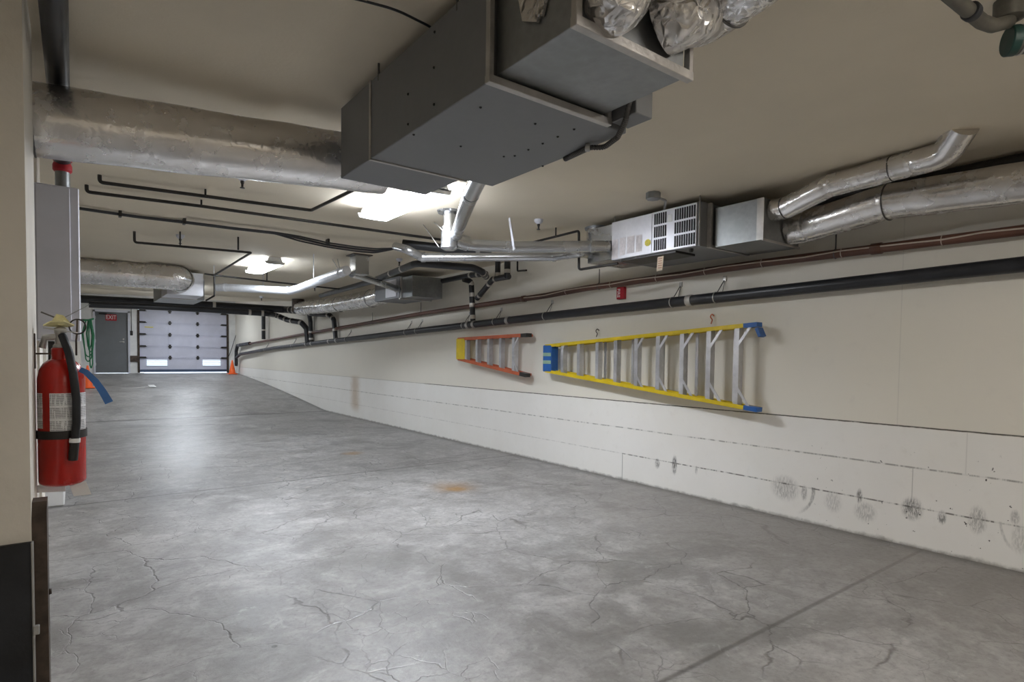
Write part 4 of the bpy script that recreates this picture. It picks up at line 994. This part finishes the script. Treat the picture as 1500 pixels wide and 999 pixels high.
# ------------------------------------------------------------------ ladders hung on the wall
def ladder(label, fl, top0, top1, bot0, bot1, steps, rail_m, cap_m, foot_m, braces, X=4.84, cap_w=.1, rear_x=4.95, rear_n=5):
    """top0/bot0: rail ends at the ladder's cap, top1/bot1: at its feet"""
    L = thing('step_ladder', label, 'ladder', (X, (top0.y+top1.y)/2, bot1.z))
    def at(a, b, y): return a.lerp(b, (y-a.y)/(b.y-a.y))
    # front rails: channel = web + two flanges
    for a, b, s_ in ((top0, top1, -1), (bot0, bot1, 1)):
        oz = V(.02, 0, -s_*fl/2); mb = MB(); mb.bar(a+oz, b+oz, .078, .006, (0, 0, 1))
        mb.bar(a+V(-.019, 0, 0), b+V(-.019, 0, 0), .006, fl, (0, 0, 1)); mb.bar(a+V(.059, 0, 0), b+V(.059, 0, 0), .006, fl, (0, 0, 1))
        mb.build('rail', rail_m, L)
        # rear rail
        ra = a+V(rear_x-X, -.12, 0); rb_ = b+V(rear_x-X, 0, 0)
        mb = MB(); mb.bar(ra, rb_, .03, fl*.8, (0, 0, 1)); mb.build('rear_rail', rail_m, L)
    for i, y in enumerate(steps):
        p, q = at(top0, top1, y)-V(0, 0, .002), at(bot0, bot1, y)+V(0, 0, .002)
        mb = MB(); mb.box(X-.014, X-.010, y-.022, y+.022, q.z, p.z); mb.box(X-.014, X+.055, y-.026, y-.022, q.z, p.z); mb.box(X+.052, X+.056, y-.024, y+.01, q.z, p.z)
        mb.build('step', M['alu'], L)
        if braces[i]:
            l_ = .5*braces[i]*(p.z-q.z)
            y2 = y-l_*.85
            for z1, rr, s_ in ((p.z, at(top0, top1, y2), -1), (q.z, at(bot0, bot1, y2), 1)):
                mb = MB(); mb.bar(V(X-.017, y-.02, z1+s_*l_), V(X-.012, y2, rr.z+s_*.004), .026, .005, (1, 0, 0)); mb.build('brace', M['alu'], L)
    ya, yb = steps[0], steps[-1]
    for k in range(rear_n):
        y = ya + (yb-.12-ya)*(k+.5)/rear_n; p, q = at(top0, top1, y), at(bot0, bot1, y)
        MB().bar(V(rear_x-.012, y, q.z), V(rear_x-.012, y, p.z), .028, .016, (1, 0, 0)).build('rear_rung', M['alu'], L)
    # cap
    t0, b0 = top0, bot0
    cap = MB().box(X-.03, X+.10, t0.y-cap_w+.01, t0.y+.035, b0.z-.012, t0.z+.012, .012).build('top_cap', cap_m, L)
    # feet
    for a, b, s_ in ((top0, top1, 1), (bot0, bot1, -1)):
        d = (b-a).normalized(); mb = MB()
        mb.bar(b-d*.08+V(.02, 0, 0), b+d*.05+V(.02, 0, 0), .09, fl*1.15, (0, 0, 1)); mb.build('foot', foot_m, L)
    return L, cap
def yx(px, py, X=4.82): return P(px, py, X=X)
st = [yx(px, 540).y for px in (824, 848, 875, 902, 932, 964, 999, 1038, 1079)]
ty = ladder('long yellow step ladder with blue cap and feet hung sideways on the right wall', .035, yx(800, 507), yx(1103, 476), yx(800, 543), yx(1103, 599), st, M['yellow'], M['blue'], M['blue'], [.25, 0, 0, 0, .45, .5, .5, .5, .45], 4.82, .14, 4.94, 6)
L, cap = ty
mb = MB(); t0, b0 = yx(800, 507), yx(800, 543); h_ = t0.z-b0.z
for f in (.35, .66): mb.box(4.786, 4.792, t0.y-.13, t0.y+.02, b0.z+h_*f-.022, b0.z+h_*f+.022, .002)
mb.build('cap_window', simple('pale_green_plastic', (.30, .45, .32), .5), cap)
f = yx(1114, 487)
MB().bar(V(f.x+.03, f.y+.035, f.z+.04), V(f.x+.03, f.y+.0, f.z-.035), .09, .028, (0, 1, 0)).build('foot_pad', M['blue'], L)
st2 = [yx(px, 520).y for px in (683, 699, 716, 733.5, 752.5)]
L2, cap2 = ladder('shorter orange step ladder with yellow cap hung sideways on the right wall', .043, yx(672, 497), yx(770, 491), yx(672, 525.5), yx(768, 549), st2, M['orail'], M['yellow'], M['blacksteel'], [.2, 0, 0, 0, .6], 4.82, .21, 4.93, 4)
# hooks holding the ladders
for px, py, l in ((874, 490, 'rusty hook above the yellow ladder near its blue cap'), (1042, 470, 'rusty hook above the yellow ladder near its feet')):
    q = yx(px, py, X=4.96); mb = MB()
    mb.tube(fillet([V(5.0, q.y+.0, q.z+.05), V(4.965, q.y, q.z+.07), V(4.955, q.y+.01, q.z+.04), V(4.965, q.y-.008, q.z+.01), V(4.955, q.y, q.z-.03)], .015), .006, 8)
    tag(mb.build('ladder_hook', M['orail'] if px > 900 else M['rust'], None), l, 'hook')
for px, py, l in ((690, 494, 'hook above the orange ladder near its cap'), (745, 491, 'hook above the orange ladder near its feet')):
    q = yx(px, py, X=4.9); mb = MB(); mb.tube(fillet([V(5.0, q.y, q.z-.04), V(4.92, q.y, q.z-.04), V(4.90, q.y, q.z-.015)], .01), .006, 8)
    tag(mb.build('ladder_hook', M['rust'], None), l, 'hook')

# red alarm plate on the wall
a = P(903.5, 421, X=4.96); b = P(914, 437.5, X=4.96)
t = thing('fire_alarm_plate', 'small dark red fire alarm plate on wall under the brown pipe', 'alarm', (4.98, (a.y+b.y)/2, b.z))
MB().box(4.955, 5.0, b.y, a.y, b.z, a.z, .004).build('housing', M['signred'], t)
put_text('FIRE', .055, (4.953, a.y-.035, (a.z+b.z)/2), (0, 0, -1), (0, -1, 0), M['signwhite'], t)

# ------------------------------------------------------------------ cones, hose, floor litter
def cone(x, y, h_, label):
    zf = fz(y); t = thing('traffic_cone', label, 'traffic cone', (x, y, zf))
    MB().lathe((x, y, zf+.02), [(.12, 0), (.115, .02), (.022, h_-.03), (.018, h_-.02)], 26).build('cone_body', M['orange'], t)
    MB().box(x-.16, x+.16, y-.16, y+.16, zf, zf+.03, .012).build('base', M['orange'], t); return t
q = P(345, 546, Z=.66); cone(4.72, 23.6, .52, 'orange traffic cone in the far corner right of the garage door')
q = P(129, 553, Y=19.0); cone(.30, 19.6, .62, 'orange traffic cone at far left beside the green hose')
hx = P(130, 468, Y=22.5)
t = thing('garden_hose', 'bundle of green hose hanging on the wall left of exit door', 'hose', (hx.x, 22.5, hx.z-1.3))
hb = P(130, 540, Y=22.5).z
for k in range(5):
    u0 = hx.x+random.uniform(-.05, .05); ww = (.05, .09, .12, .15, .07)[k]; bot = hb+(0, .5, .2, .35, .6)[k]; yy = 22.42+.04*k
    MB().tube(fillet([V(u0-ww*.3, yy, hx.z), V(u0-ww, yy-.02, hx.z-.45), V(u0-ww*.5, yy, bot+.1), V(u0, yy, bot), V(u0+ww*.7, yy, bot+.15), V(u0+ww, yy-.02, hx.z-.5), V(u0+ww*.2, yy, hx.z)], .12), .017, 8).build('loop', M['green'], t)
MB().tube(fillet([V(hx.x-.15, 22.5, hx.z-.03), V(hx.x, 22.42, hx.z-.02), V(hx.x+.12, 22.5, hx.z+.03)], .05), .03, 8).build('tie', M['green'], t)
MB().tube([V(.12, 22.5, hx.z+.0), V(hx.x+.02, 22.5, hx.z)], .012, 8).build('peg', M['rust'], t)
a = P(192, 569, Y=19); 
def on_ramp(px, py):
    lo, hi = 14.2, YD
    for _ in range(40):
        mid = (lo+hi)/2; q = P(px, py, Y=mid)
        if q.z < fz(mid): hi = mid
        else: lo = mid
    return P(px, py, Y=(lo+hi)/2)
a, b = on_ramp(178, 569), on_ramp(224, 567)
mb = MB(); mb.bar(a+V(0, 0, .006), b+V(0, 0, .006), .10, .004); mb.bar(b+V(0, -.1, .007), on_ramp(221, 564)+V(0, 0, .007), .16, .004)
tag(mb.build('painted_line', M['white'], None), 'short white painted line across the ramp below exit door', 'marking')
a = on_ramp(205, 546.5); tag(MB().box(a.x-.14, a.x+.12, a.y-.1, a.y+.1, a.z-.0, a.z+.012, .003).build('paper_scrap', M['paper'], None), 'white scrap of paper on floor before the garage door', 'litter')
